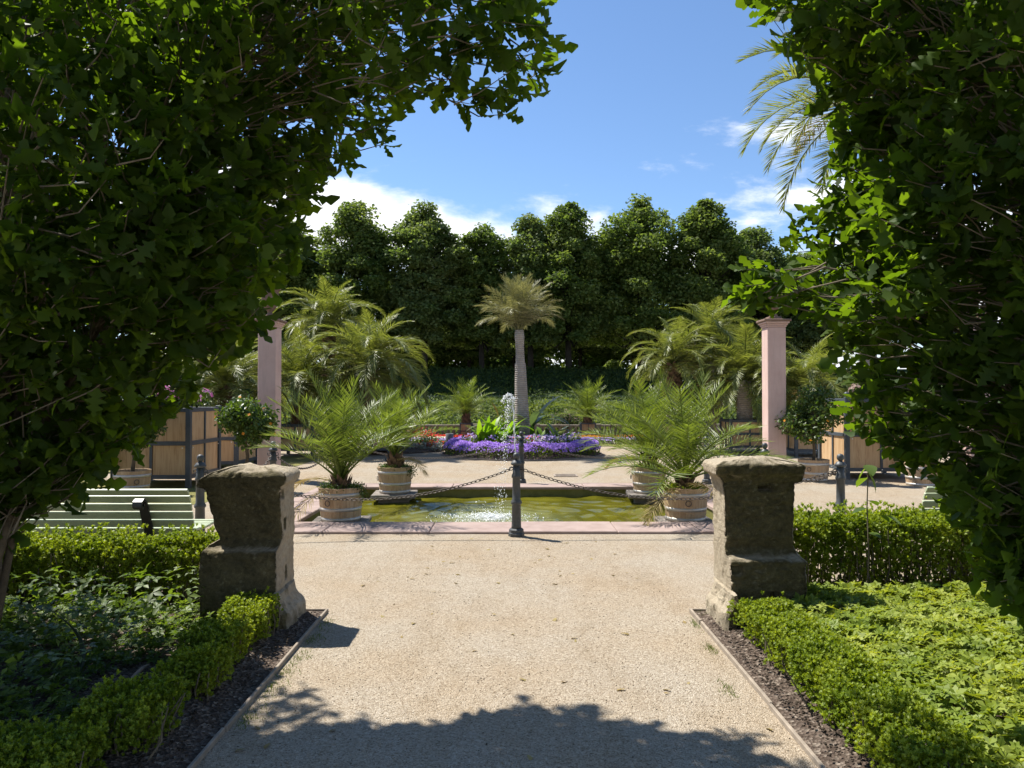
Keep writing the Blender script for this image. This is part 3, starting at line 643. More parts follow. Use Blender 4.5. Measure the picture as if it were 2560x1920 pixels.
# ------------------------------------------------------------------ wooden tubs
STV = 18
def stave_mesh(r0, r1, h, seed):
    m = MB(); da = math.pi/STV*.985; V = []
    for z, r in ((0, r0), (h*.5, (r0+r1)/2+.004), (h, r1)):
        for a, rr_ in ((-da, r-.025), (-da, r), (0, r+.004), (da, r), (da, r-.025)): V.append((rr_*math.cos(a), rr_*math.sin(a), z))
    F = []
    for k in range(2):
        for i in range(5):
            j = (i+1) % 5; F.append((k*5+i, k*5+j, k*5+5+j, k*5+5+i))
    F += [(4, 3, 2, 1, 0), (10, 11, 12, 13, 14)]
    return m.add(V, F).mesh('stave', 'tub_stave')
TUBM = {}
def tub(x, y, z, r0, r1, h, label, handles=True):
    key = (r0, r1, h)
    if key not in TUBM:
        hoops = []
        for f, wd in ((.07, .022), (.37, .022), (.80, .024)):
            r = r0+(r1-r0)*f+.006; hoops.append(MB().lathe([(r-.008, h*f-wd), (r+.002, h*f-wd), (r+.003, h*f+wd), (r-.008, h*f+wd)], 36, cap=False).mesh('hoop', 'hoop_metal', True))
        TUBM[key] = ([stave_mesh(r0, r1, h, i) for i in range(1)], hoops, MB().lathe([(.01, h-.05), (r1-.03, h-.05)], 24, cap=False).mesh('tub_soil', 'potting_soil'), MB().lathe([(r0-.02, .015), (r0-.02, .03)], 24).mesh('tub_floor', 'tub_stave'), MB().add(*torus(.035, .006, n=14, k=5)).mesh('tub_handle', 'chain_iron', True))
    st, hoops, soil, floor, hnd = TUBM[key]
    t = empty('wooden_tub', (x, y, z), rng.uniform(0, 6), label, 'planter', 'half barrel tubs in the pool garden')
    for k in range(STV): obj('stave', st[0], t, None, (0, 0, 2*math.pi*k/STV), (1, 1, 1+rng.uniform(-.008, .008)))
    for hme in hoops: obj('hoop', hme, t)
    obj('soil', soil, t); obj('floor', floor, t)
    if handles:
        for a in (0, math.pi): obj('handle', hnd, t, (math.cos(a)*(r1+.012), math.sin(a)*(r1+.012), h*.58), (R(90), 0, a+R(90)))
    return t
tub(-2.22, 9.62, -.005, .245, .285, .43, 'oak half barrel tub on the near pool corner towards the slotted pedestal')
tub(2.25, 9.62, -.005, .245, .285, .43, 'oak half barrel tub on the near pool corner towards the lichen-spotted pedestal')
tub(-1.95, 12.35, -.005, .245, .285, .43, 'oak half barrel tub on the far pool corner, clear of fronds')
tub(2.28, 12.35, -.005, .245, .285, .43, 'oak half barrel tub on the far pool corner, veiled by drooping fronds')
for (x, y, lb) in ((-2.22, 9.62, 'near corner towards the slotted pedestal'), (2.25, 9.62, 'near corner towards the lichen-spotted pedestal'), (-1.95, 12.35, 'far corner clear of fronds'), (2.28, 12.35, 'far corner veiled by fronds')):
    mm = MB().box(-.36, .36, -.33, .33, -.065, 0, .012); mm.box(-.25, .25, -.22, .22, -.7-.0, -.067)
    o = obj('tub_slab', mm.mesh('tub_slab', 'slab_stone'), None, (x, y, -.006), (0, 0, rng.uniform(-.1, .1))); tag(o, 'flat grey stone slab under the tub at the pool, '+lb, 'stone slab', 'stone slabs in the pool corners')

# ------------------------------------------------------------------ palms
def frond_mesh(name, L_, e0, bend, nleaf, leaflen, mat, wid=.03, droop=.4, vang=30, seed=0, bare=.16, plume=False, fwd=(68, 50, 18)):
    r = np.random.default_rng(seed); m = 26
    s = np.linspace(0, 1, m); ang = R(e0)-R(bend)*(s**1.35)
    dx = np.cos(ang); dz = np.sin(ang); x = np.concatenate([[0], np.cumsum((dx[1:]+dx[:-1])/2)])*L_/(m-1); z = np.concatenate([[0], np.cumsum((dz[1:]+dz[:-1])/2)])*L_/(m-1)
    y = L_*0.05*np.sin(s*2.2+r.uniform(0, 6))*s*r.uniform(-1, 1)
    mb_v, mb_f = tube_vf(list(zip(x[::3], y[::3], z[::3])), list(np.interp(s[::3], [0, .15, 1], [.022*L_, .009*L_, .002*L_])), 4)
    V = [np.array(mb_v)]; F = [np.array(mb_f)]; off = len(mb_v)
    tv = np.array([(-.0, 0, 0), (-.5, .28, .16), (0, .26, -.12), (.5, .28, .16), (0, 1, 0)]); tf = np.array([(0, 2, 4, 1), (0, 3, 4, 2)])
    pos = []; T = []; Nn = []; S = []
    for k in range(nleaf):
        f = bare+(1-bare)*(k+r.uniform(-.3, .3))/nleaf; f = min(max(f, bare), .995)
        px, py, pz = np.interp(f, s, x), np.interp(f, s, y), np.interp(f, s, z); a = np.interp(f, s, ang)
        tan = np.array([math.cos(a), 0, math.sin(a)]); upv = np.array([-math.sin(a), 0, math.cos(a)]); ln = leaflen*(np.interp(f, [bare, bare+.15, .55, 1], [.55, .9, 1, .38]))*r.uniform(.85, 1.1)
        fw = np.interp(f, [bare, .6, 1], fwd)+r.uniform(-7, 7)
        for sd in (-1, 1):
            va = R(vang+r.uniform(-12, 12)+(r.uniform(-40, 25) if plume else 0))
            lat = np.array([0, sd*math.cos(va), 0])+upv*math.sin(va)
            d = tan*math.cos(R(fw))+lat*math.sin(R(fw)); d = d+np.array([0, 0, -droop*r.uniform(.4, 1.3)])*math.sin(R(fw)); d /= np.linalg.norm(d)
            pos.append((px, py, pz)); T.append(d); Nn.append(upv+r.normal(0, .25, 3)); S.append(ln)
    pos = np.array(pos); T = np.array(T); Nn = np.array(Nn); S = np.array(S)
    M = frames(T, Nn); vv = np.einsum('nij,kj->nki', M, tv*np.array([1, 1, 1]))
    # width independent of length
    A = M[:, :, 0]; B = M[:, :, 1]; C = M[:, :, 2]
    vv = (A[:, None, :]*tv[None, :, 0:1]*wid+C[:, None, :]*tv[None, :, 2:3]*wid+B[:, None, :]*tv[None, :, 1:2]*S[:, None, None])
    vv[:, 4, 2] -= droop*.35*S          # tips hang
    vv += pos[:, None, :]
    V.append(vv.reshape(-1, 3)); F.append((tf[None]+(np.arange(len(pos))*5)[:, None, None]).reshape(-1, 4)+off)
    return npmesh(name, np.concatenate(V), np.concatenate(F), mat)
FAM = {}
def family(key, L_, specs, nleaf, leaflen, mat, **kw):
    FAM[key] = [frond_mesh('frond_'+key, L_, e0, bd, nleaf, leaflen, mat, seed=100+i, **kw) for i, (e0, bd) in enumerate(specs)]
arch = [(84, 62), (76, 82), (68, 100), (58, 108), (48, 112), (38, 108), (26, 100), (14, 92), (0, 80), (-14, 66)]
family('canary', 1.0, arch, 68, .225, 'palm_leaf', wid=.0115, droop=.24, vang=20)
family('young', 1.0, [(87, 14), (80, 24), (73, 32), (66, 38), (58, 46), (50, 50), (42, 54), (33, 56), (22, 56)], 30, .30, 'palm_leaf_fresh', wid=.0115, droop=.12, vang=26, fwd=(74, 60, 26))
family('wine', 1.0, [(89, 8), (85, 14), (80, 22), (76, 32), (71, 42), (66, 54), (61, 66), (55, 78), (48, 90)], 54, .27, 'wine_palm_leaf', wid=.0105, droop=.3, vang=22, plume=True)
family('date', 1.0, [(84, 50), (74, 68), (64, 80), (52, 86), (40, 88), (26, 86), (10, 80), (-10, 66)], 70, .24, 'palm_leaf', wid=.0115, droop=.05, vang=26, fwd=(66, 54, 22))
family('dry', 1.0, [(15, 60), (-5, 55), (-30, 45)], 34, .26, 'dry_palm_leaf', wid=.012, droop=.3, vang=15)
def trunk_mesh(h, r0, r1, mat, scales=True, seed=0, taper=None, lean=(0, 0)):
    m = MB(); r = np.random.default_rng(seed); pr = taper or [(r0*1.08, 0), (r0, h*.1), ((r0+r1)/2, h*.5), (r1, h*.92), (r1*.8, h)]
    m.lathe(pr, 16)
    if scales:
        n = int(h/.055)+2; k = 0
        for q in range(n):
            z = h*(q+.3)/n
            for i in range(7):
                a = 2*math.pi*(i+.5*(q % 2))/7+r.uniform(-.12, .12)+q*.2; rad = np.interp(z, [p[1] for p in pr], [p[0] for p in pr])
                w = rad*.42; l = .10+.05*r.random(); o = rad+.03
                c, s_ = math.cos(a), math.sin(a); 
                P = lambda u, rr_, zz: (c*rr_-s_*u, s_*rr_+c*u, zz)
                m.add([P(-w, rad*.9, z-.03), P(w, rad*.9, z-.03), P(w*.6, o+.02, z+l*.6), P(-w*.6, o+.02, z+l*.6), P(0, o+.045, z+l)], [(0, 1, 2, 3), (3, 2, 4)])
    for i, v in enumerate(m.v): m.v[i] = (v[0]+lean[0]*v[2], v[1]+lean[1]*v[2], v[2])
    return m.mesh('palm_trunk', mat, not scales)
def palm(x, y, z, fam, size, nf, label, trunk=None, seed=0, spread=None, dry=0, group='palm trees in the garden', tmin=0, wind=0.12, weights=None, name='palm_tree', elevs=None):
    """trunk: (height, r0, r1, mat, scales, taper) or None"""
    t = empty(name, (x, y, z), 0, label, 'palm', group); r = np.random.default_rng(seed)
    h = 0; lean = (0, 0)
    if trunk:
        h = trunk[0]; lean = trunk[6] if len(trunk) > 6 else (0, 0)
        obj('trunk', trunk_mesh(trunk[0], trunk[1], trunk[2], trunk[3], trunk[4], seed, trunk[5] if len(trunk) > 5 else None, lean), t)
    top = (lean[0]*h, lean[1]*h, h); fs = FAM[fam]; K = len(fs)
    cr = (trunk[2] if trunk else .05)*.45
    for i in range(nf):
        f = (i+.5)/nf; k = min(K-1, int((f**.85)*K*(spread or 1))); a = i*2.39996+r.uniform(-.25, .25); sc_ = size*r.uniform(.86, 1.1)*np.interp(f, [0, .2, 1], [.82, 1, .92])
        zz = top[2]+(.10 if h else .02)*(1-f)-.03*f
        o = obj('frond', fs[k], t, (top[0]+math.cos(a)*cr*f, top[1]+math.sin(a)*cr*f, zz), (r.uniform(-.12, .12), r.uniform(-.12, .12)+wind*0, a), (sc_, sc_*(1 if r.random() < .5 else -1), sc_))
    for i in range(dry):
        a = r.uniform(0, 6.28); obj('dry_frond', FAM['dry'][i % 3], t, (top[0]+math.cos(a)*cr, top[1]+math.sin(a)*cr, top[2]-.08), (0, 0, a), (size*.8,)*3)
    return t
def at(px, py, d): return ((px-1280)/1850*d, 1.6-(py-990)/1850*d)
stump = lambda h, r0=.12, r1=.09: (h, r0, r1, 'trunk_scale', True)
# palms in the pool tubs
G = 'young date palms in the pool tubs'
palm(-2.22, 9.62, .37, 'young', 1.3, 28, 'feathery young date palm in the near tub towards the slotted pedestal', stump(.16, .10, .07), 3, spread=.74, group=G, dry=2, name='tub_palm')
palm(2.25, 9.62, .37, 'young', 1.34, 32, 'feathery young date palm in the near tub towards the lichen-spotted pedestal', stump(.16, .10, .07), 4, group=G, dry=2, name='tub_palm')
palm(-1.95, 12.35, .37, 'young', 1.22, 24, 'feathery young date palm in the far tub clear of fronds', stump(.24, .12, .08), 5, spread=.72, group=G, dry=1, name='tub_palm')
palm(2.28, 12.35, .37, 'young', 1.38, 32, 'feathery young date palm in the far tub veiled by fronds', stump(.2, .12, .08), 6, group=G, dry=1, name='tub_palm')
# underplanting of the tubs
for (x, y, mat, lb, sd) in ((-2.22, 9.62, 'citrus_leaf', 'bronze green creeper spilling over the tub rim near the slotted pedestal', 1), (2.25, 9.62, 'box_leaf', 'fresh green herb spilling over the tub rim near the lichen-spotted pedestal', 2), (-1.95, 12.35, 'citrus_leaf', 'dark creeper on the far tub clear of fronds', 3), (2.28, 12.35, 'citrus_leaf', 'dark creeper on the far tub veiled by fronds', 4)):
    t = empty('creeper', (x, y, .37), 0, lb, 'creeper', 'creepers under the tub palms')
    C = [(math.cos(a)*.21, math.sin(a)*.21, .045) for a in np.linspace(0, 6.28, 9)[:-1]]+([(-.30, -.12, .1)] if sd == 2 else [(.27, -.10, .0)]); 
    blob_leaves('foliage', t, mat, C, [(.10, .10, .07)]*8+[(.12, .1, .13)], 1500, .03, SIMPLE4, .5)
    mm = MB()
    for c in C: mm.tube([(c[0]*.3, c[1]*.3, 0), c], .004, 4)
    obj('stem', mm.mesh('stem', 'twig'), t)

# tall palms in planters; planter boxes below
def planter(x, y, w, d, h, label, cols=2, rows=2, ball=False, leg=.13, group='slate framed planter boxes', slat=False):
    t = empty('planter_box', (x, y, 0), 0, label, 'planter', group); hw, hd = w/2, d/2; pt = .085 if w > .8 else .045
    for sx in (-1, 1):
        for sy in (-1, 1):
            o = obj('post', MB().box(-pt/2, pt/2, -pt/2, pt/2, 0, h+.02, .006).mesh('post', 'slate_frame'), t, (sx*(hw-pt/2), sy*(hd-pt/2), 0))
            if ball: obj('finial', MB().lathe([(.02, h+.018), (.025, h+.03), (.045, h+.05), (.052, h+.075), (.045, h+.1), (.02, h+.12)], 12).mesh('finial', 'slate_frame', True), o)
    for side in range(4):
        L_ = (w if side % 2 == 0 else d)-2*pt; s_ = empty_part = None
        rotz = side*math.pi/2; offd = hd if side % 2 == 0 else hw
        R_ = Matrix.Rotation(rotz, 4, 'Z')
        def place(o, cx_, cz_, depth):
            v = R_ @ Vector((cx_, -(offd-depth), cz_)); o.location = v; o.rotation_euler = (0, 0, rotz)
        rt = .07 if w > .8 else .03
        zr = [leg, h-rt-.01]+[leg+(h-leg-rt-.01)*k/rows for k in range(1, rows)]
        for z in zr:
            o = obj('rail', MB().box(-L_/2, L_/2, -.02, .02, 0, rt, .004).mesh('rail', 'slate_frame'), t); place(o, 0, z, .033)
        zs_ = sorted(zr)
        for k in range(1, cols):
            for z0, z1 in zip(zs_[:-1], zs_[1:]):
                o = obj('mullion', MB().box(-rt*.35, rt*.35, -.016, .016, 0, z1-z0-rt, .003).mesh('mullion', 'slate_frame'), t); place(o, -L_/2+L_*k/cols, z0+rt, .035)
        for c in range(cols):
            for z0, z1 in zip(zs_[:-1], zs_[1:]):
                a0 = -L_/2+L_*c/cols+(rt*.36 if c else 0); a1 = -L_/2+L_*(c+1)/cols-(rt*.36 if c < cols-1 else 0)
                if slat:
                    nsl = 4
                    for q in range(nsl):
                        b0 = a0+(a1-a0)*q/nsl+.002; b1 = a0+(a1-a0)*(q+1)/nsl-.002
                        o = obj('slat', MB().box(-(b1-b0)/2, (b1-b0)/2, -.006, .006, 0, z1-z0-rt).mesh('slat', 'oak_panel'), t); place(o, (b0+b1)/2, z0+rt, .044)
                else:
                    o = obj('panel', MB().box(-(a1-a0)/2, (a1-a0)/2, -.008, .008, 0, z1-z0-rt).mesh('panel', 'oak_panel'), t); place(o, (a0+a1)/2, z0+rt, .048)
        if w > 1 and side in (0, 1, 3):
            for cx_, cz_ in ((-L_/2+.05, h*.5), (L_/2-.05, h*.5), (0, leg+rt*.5)):
                o = obj('bolt', MB().lathe([(.013, 0), (.013, .008), (.006, .011)], 8).mesh('bolt', 'bolt_metal'), t); v = R_ @ Vector((cx_, -(offd-.012), cz_)); o.location = v; o.rotation_euler = (R(90), 0, rotz)
    obj('soil', MB().box(-hw+.06, hw-.06, -hd+.06, hd-.06, leg+.02, h-.06).mesh('planter_soil', 'potting_soil'), t)
    return t
planter(-6.26, 13.5, 1.38, 1.38, 1.40, 'large planter box with oak panels behind the scrolled bench, pink blossom above', leg=.16)
planter(-6.45, 16.3, 1.3, 1.3, 1.25, 'planter box with oak panels directly behind the pink-blossomed planter', leg=.15)
planter(7.1, 14.85, 1.4, 1.3, 1.56, 'tall planter box with ball finials beside the round-headed citrus tree', ball=True, leg=.15)
planter(7.95, 19.9, 1.1, 1.1, 1.05, 'planter box peeping out behind the round-headed citrus tree trunk', leg=.14)
planter(-5.75, 20.1, 1.0, 1.0, .86, 'low planter box under the palm crowns past the column beyond the slotted pedestal', leg=.14)
planter(6.6, 21.0, 1.15, 1.0, .95, 'low planter box with slanting feet beside the column beyond the lichen-spotted pedestal', leg=.16)
planter(-5.6, 22.6, 1.0, 1.0, .9, 'planter box under the tallest bushy palm of the taller palm group', leg=.14)
planter(-3.75, 20.3, 1.0, 1.0, .8, 'planter box under the broad arching palm nearest the dustbin', leg=.14)
planter(4.75, 21.8, 1.0, 1.0, .85, 'planter box under the thick scaly trunked palm', leg=.14)
planter(-7.2, 18.6, .9, .9, .85, 'planter box under the palm behind the column past the slotted pedestal', leg=.14)
planter(-1.66, 26.9, .46, .46, .62, 'small slatted planter box before the balustrade on the dustbin side', leg=.06, slat=True, group='small slatted planter boxes')
planter(2.75, 26.9, .55, .5, .62, 'small slatted planter box before the balustrade opposite the dustbin side', leg=.06, slat=True, group='small slatted planter boxes')
planter(-4.2, 26.9, .5, .5, .5, 'small slatted planter box before the balustrade behind silver foliage', leg=.06, slat=True, group='small slatted planter boxes')
GP = 'tall arching palms in planter boxes'
palm(-5.6, 22.6, .84, 'canary', 2.05, 56, 'tallest bushy date palm of the palm group past the slotted pedestal', stump(2.75, .16, .17), 11, group=GP)
palm(-3.9, 20.3, .74, 'canary', 2.15, 56, 'broad arching date palm nearest the dustbin', stump(1.55, .2, .2), 12, group=GP)
palm(-5.75, 20.1, .8, 'canary', 1.9, 48, 'drooping date palm between the column and the broad arching palm', stump(1.1, .2, .18), 13, group=GP)
palm(-7.2, 18.6, .8, 'canary', 2.0, 50, 'sunlit date palm partly behind the column past the slotted pedestal', stump(1.0, .2, .18), 14, group=GP)
palm(-8.6, 17.4, 0, 'canary', 1.9, 44, 'date palm standing behind the pink-blossomed planter', stump(1.9, .2, .18), 15, group=GP)
palm(4.75, 21.8, .79, 'canary', 1.75, 44, 'date palm with thick dark scaly trunk', (1.75, .24, .2, 'trunk_scale', True), 16, group=GP)
palm(6.0, 22.6, 0, 'canary', 1.9, 50, 'tallest date palm on a slim ringed trunk', (3.2, .2, .17, 'ringed_trunk', False, None, (0, 0)), 17, group=GP)
palm(6.6, 21.0, .89, 'canary', 2.1, 52, 'date palm with wide silvery fronds next to the column beyond the lichen-spotted pedestal', (1.15, .22, .2, 'ringed_trunk', False), 18, group=GP, dry=3)
palm(7.95, 19.9, .99, 'canary', 1.9, 48, 'date palm behind the round-headed citrus tree', stump(.75, .2, .17), 19, group=GP, dry=3)
palm(7.15, 14.85, 1.5, 'date', 2.75, 36, 'very tall date palm reaching into the sky beside the oak with sunlit leaf edges', (6.1, .17, .13, 'ringed_trunk', False), 20, group=GP, dry=2)
palm(-1.66, 26.9, .55, 'young', 1.35, 36, 'small date palm in the slatted planter on the dustbin side', stump(.38, .14, .11), 21, group='small palms before the balustrade')
palm(2.75, 26.9, .55, 'young', 1.45, 34, 'small date palm in the slatted planter opposite the dustbin side', stump(.3, .14, .11), 22, group='small palms before the balustrade')
# single wine palm in the round bed
tp = [(.215, 0), (.21, .6), (.19, 1.2), (.165, 1.9), (.15, 2.35), (.125, 2.42), (.115, 2.75), (.12, 2.95), (.135, 3.1), (.12, 3.3)]
palm(.30, 20.4, .12, 'wine', 1.5, 52, 'single palm with smooth grey bottle-shaped trunk in the round flower bed', (3.3, .2, .12, 'ringed_trunk', False, tp, (-.03, 0)), 23, group='single palm in the round bed')

# ------------------------------------------------------------------ citrus trees in tubs
def citrus(x, y, r0, h, cz, cr, label, tublabel, flowers=None, tr=True, seed=0):
    tub(x, y, 0, .24, .28, .40, tublabel)
    t = empty('citrus_tree', (x, y, .34), 0, label, 'tree', 'citrus trees in tubs'); r = np.random.default_rng(seed); cz -= .34
    mm = MB(); mm.tube([(0, 0, 0), (.02, .01, .25), (-.01, 0, .5), (.01, .01, cz-cr[2]*.35)], [.032, .028, .025, .02], 8)
    C = []; Rd = []
    for k in range(16):
        d = r.normal(size=3); d /= np.linalg.norm(d); q = d*np.array(cr)*.62; C.append((q[0], q[1], cz+q[2])); Rd.append(np.array(cr)*r.uniform(.36, .5))
        mm.tube([(.01, .01, cz-cr[2]*.4), (q[0]*.5, q[1]*.5, cz+q[2]*.4), C[-1]], [.016, .01, .005], 5)
    obj('trunk', mm.mesh('citrus_trunk', 'bark'), t)
    blob_leaves('crown', t, 'citrus_leaf', C, Rd, 4200, .075, SIMPLE4, .35, up=.5)
    for mat, cnt in (flowers or []):
        P = np.array(C)[r.integers(0, 16, cnt)]; d = rdir(cnt); P = P+d*np.array(cr)*.45
        V, F = scatter(FLOWER[0], FLOWER[1], P, zframes(d), np.full(cnt, .06)); o = obj('blossom', npmesh('blossom', V, F, mat), t); o['kind'] = 'stuff'
    return t
citrus(-6.15, 12.0, .25, .4, 1.25, (.52, .5, .52), 'leafy citrus tree in the tub before the pink-blossomed planter', 'oak half barrel tub before the pink-blossomed planter', seed=1)
citrus(-4.45, 12.4, .25, .4, 1.12, (.50, .5, .5), 'yellow-flecked citrus tree behind the slotted pedestal', 'oak half barrel tub hidden behind the slotted pedestal', [('orange_petal', 26)], seed=2)
citrus(5.72, 14.05, .25, .4, 1.24, (.66, .6, .55), 'round-headed citrus tree in a tub beside the tall planter with finials', 'oak half barrel tub beside the tall planter with finials', [('orange_petal', 20)], seed=3)
citrus(7.35, 13.3, .25, .4, 1.2, (.5, .5, .5), 'citrus tree before the tall planter with finials, half hidden by oak leaves', 'oak half barrel tub before the tall planter with finials, half hidden by oak leaves', seed=4)
# blossoming plants in planters
def blossom_bush(x, y, z, rad, mat, label, n=260, leaf='citrus_leaf'):
    t = empty('flowering_shrub', (x, y, z), 0, label, 'shrub'); C = [(rng.uniform(-.5, .5)*rad[0]*1.3, rng.uniform(-.5, .5)*rad[1]*1.3, rad[2]*rng.uniform(.5, 1)) for k in range(9)]
    blob_leaves('foliage', t, leaf, C, [np.array(rad)*.5]*9, 1300, .07)
    P = np.array(C)[rng.integers(0, 9, n)]; d = rdir(n); d[:, 2] = np.abs(d[:, 2]); P = P+d*np.array(rad)*.52
    V, F = scatter(FLOWER[0], FLOWER[1], P, zframes(d), np.full(n, .07)); o = obj('blossom', npmesh('blossom', V, F, mat), t); o['kind'] = 'stuff'
    mm = MB()
    for c in C: mm.tube([(0, 0, -.05), (c[0]*.5, c[1]*.5, c[2]*.6), c], .008, 5)
    obj('stem', mm.mesh('stem', 'twig'), t)
blossom_bush(-5.95, 13.4, 1.35, (.42, .4, .3), 'pink_petal', 'magenta blossoming shrub on top of the large planter')
blossom_bush(6.95, 14.4, 1.5, (.35, .3, .3), 'dead_flower', 'shrub with faded brownish flower heads in the tall planter', 240)
blossom_bush(-7.15, 12.6, 0.0, (.5, .4, .95), 'red_petal', 'red flowering shrub half hidden by oak leaves near the green bench', 160, 'elder_leaf')

# ------------------------------------------------------------------ benches
def bench(x, y, L_, label, arms):
    t = empty('park_bench', (x, y, 0), 0, label, 'bench', 'green slatted benches')
    # backrest slats, leaning towards the camera at the top (the bench faces the pool)
    curve = [(.16, .40), (.135, .475), (.115, .55), (.09, .625), (.06, .70), (.02, .765)]
    for k, (yy, zz) in enumerate(curve):
        tilt = [8, 11, 14, 18, 24, 38][k]
        obj('back_slat', MB().box(-L_/2, L_/2, -.012, .012, -.033, .033, .004).mesh('back_slat', 'bench_paint'), t, (0, yy, zz), (R(tilt), 0, 0))
    for k in range(6):
        obj('seat_slat', MB().box(-L_/2, L_/2, -.032, .032, -.012, .012, .004).mesh('seat_slat', 'bench_paint'), t, (0, .24+k*.078, .41-.012*math.sin(k*.7)), None)
    for ax in arms:
        mm = MB()
        # flat iron strap: rear leg, back support and scroll at the top
        pth = [(.10, .0), (.15, .12), (.165, .3), (.15, .42), (.11, .5), (.07, .6), (.03, .68), (-.02, .71), (-.055, .69), (-.06, .655), (-.03, .635), (-.012, .655), (-.02, .67)]
        sp = []
        for (a, b), (c, d) in zip(pth[:-1], pth[1:]): sp += [(a+(c-a)*q/3, b+(d-b)*q/3) for q in range(3)]
        sp.append(pth[-1]); V = []; F = []
        for i, (yy, zz) in enumerate(sp):
            p, q = sp[max(i-1, 0)], sp[min(i+1, len(sp)-1)]; tx, tz = q[0]-p[0], q[1]-p[1]; l = math.hypot(tx, tz); nx_, nz_ = -tz/l*.009, tx/l*.009
            V += [(-.04, yy+nx_, zz+nz_), (.04, yy+nx_, zz+nz_), (.04, yy-nx_, zz-nz_), (-.04, yy-nx_, zz-nz_)]
        for i in range(len(sp)-1):
            for j in range(4): F.append((i*4+j, i*4+(j+1) % 4, i*4+4+(j+1) % 4, i*4+4+j))
        mm.add(V, F); obj('iron_support', mm.mesh('iron_support', 'black_iron'), t, (ax, -.03, 0))
        obj('front_leg', MB().box(-.025, .025, -.02, .02, 0, .39, .005).mesh('front_leg', 'black_iron'), t, (ax, .62, 0))
        obj('seat_bar', MB().box(-.025, .025, .12, .64, .375, .392, .003).mesh('seat_bar', 'black_iron'), t, (ax, 0, 0))
bench(-3.86, 6.42, 2.1, 'pale green slatted bench with scrolled iron end behind the shaded box hedge', (.66, -.75))
bench(4.75, 6.6, 2.1, 'pale green slatted bench glimpsed through the oak with sunlit leaf edges', (-.7, .7))

# ------------------------------------------------------------------ fountain
ft = empty('fountain_jet', (.06, 10.9, WZ), 0, 'white water jet rising from a thin pipe and falling back into the pool', 'fountain')
obj('pipe', MB().lathe([(.016, -.5), (.016, .04), (.012, .05), (.012, .13), (.008, .14), (.008, .18)], 10).mesh('pipe', 'bollard_iron', True), ft)
pts = []; rad = []
for i in range(60):
    f = i/59; pts.append((-.05*f*f+.008*math.sin(i*.9)*f, .006*math.cos(i*1.3)*f, .18+1.53*f)); rad.append(.005+.010*f**2*(.55+.45*math.sin(i*1.7+math.sin(i)*2))+.002)
mm = MB(); mm.tube(pts, rad, 7)
obj('jet', mm.mesh('jet', 'spray_water', True), ft)
# falling water: lumps and drops on ballistic paths to the side
ico = None
def drops(N, fn, smin, smax, name):
    V = []; F = []
    octv = np.array([(1, 0, 0), (-1, 0, 0), (0, 1, 0), (0, -1, 0), (0, 0, 1.5), (0, 0, -1.5)]); octf = np.array([(0, 2, 4), (2, 1, 4), (1, 3, 4), (3, 0, 4), (2, 0, 5), (1, 2, 5), (3, 1, 5), (0, 3, 5)])
    P = np.array([fn() for _ in range(N)]); M = zframes(rdir(N)*.5+np.array([0, 0, 1.0])); V, F = scatter(octv, octf, P, M, rng.uniform(smin, smax, N)*rng.uniform(.4, 1, N))
    o = obj(name, npmesh(name, V, F, 'spray_water', True), ft); o['kind'] = 'stuff'; return o
def fall():
    s_ = rng.random()**.8; v = rng.uniform(.12, .36); tt = s_*.62
    x = -.05-v*tt*1.15-.03*rng.normal(); z = 1.70+.12*math.sin(min(s_*3.1, 3.1))-4.9*tt*tt*.92
    return (x+rng.normal()*.012, rng.normal()*.05-.25*tt, max(z, .0))
drops(650, fall, .004, .010, 'falling_water')
def head():
    a = rng.uniform(0, math.pi); return (-.115+.085*math.cos(a)+rng.normal()*.012, rng.normal()*.02, 1.64+.13*math.sin(a)+rng.normal()*.012)
drops(190, head, .004, .0125, 'jet_crown')
def splash():
    a = rng.uniform(0, 6.28); q = abs(rng.normal())*.26; return (-.38+q*1.35*math.cos(a), -.32+q*math.sin(a), abs(rng.normal())*.022*(1.2 if q < .3 else .6)+.006)
drops(1700, splash, .005, .013, 'splash_drops')
def splash2():
    return (-.45+rng.normal()*.12, -.3+rng.normal()*.1, abs(rng.normal())*.12)
drops(60, splash2, .004, .01, 'splash_spray')

# ------------------------------------------------------------------ round flower bed, far beds
def flowers(name, P, D, size, mat, parent):
    V, F = scatter(FLOWER[0], FLOWER[1], P, zframes(D), size*rng.uniform(.7, 1.2, len(P))); o = obj(name, npmesh(name, V, F, mat), parent); o['kind'] = 'stuff'; return o
def upd(n, k=1.0): return unit(rng.normal(size=(n, 3))*np.array([.5, .5, .3])+np.array([0, -.35, k]))
RB = empty('round_flower_bed', (.27, 20.35, 0), 0, 'round bed ringed with bright violet flowers around the bottle-trunked palm', 'flower bed')
obj('mound', MB().lathe([(2.15, 0), (2.12, .05), (1.7, .14), (.9, .2), (.05, .24)], 40).mesh('mound', 'soil', True), RB)
obj('kerb', MB().lathe([(2.2, 0), (2.2, .04), (2.16, .04)], 48, cap=False).mesh('bed_kerb', 'slab_stone'), RB)
n = 15000; a = rng.uniform(0, 6.283, n); lump = 1+.10*np.sin(a*9+1)+.06*np.sin(a*17)
q = rng.random(n); rad_ = 1.62+.53*q; hgt = .12+.27*np.sqrt(np.clip(1-((rad_-1.85)/.32)**2, 0, 1))*lump+rng.normal(0, .018, n)
Pv = np.stack([np.cos(a)*rad_, np.sin(a)*rad_, hgt], 1); keep = rng.random(n) < (.45+.55*(vnoise(Pv, 5, 9) > -.35))
D = upd(n); D[:, 0] += np.cos(a)*(rad_-1.85)*1.5; D[:, 1] += np.sin(a)*(rad_-1.85)*1.5
flowers('violet_blossom', Pv[keep], D[keep], .048, 'violet_petal', RB)
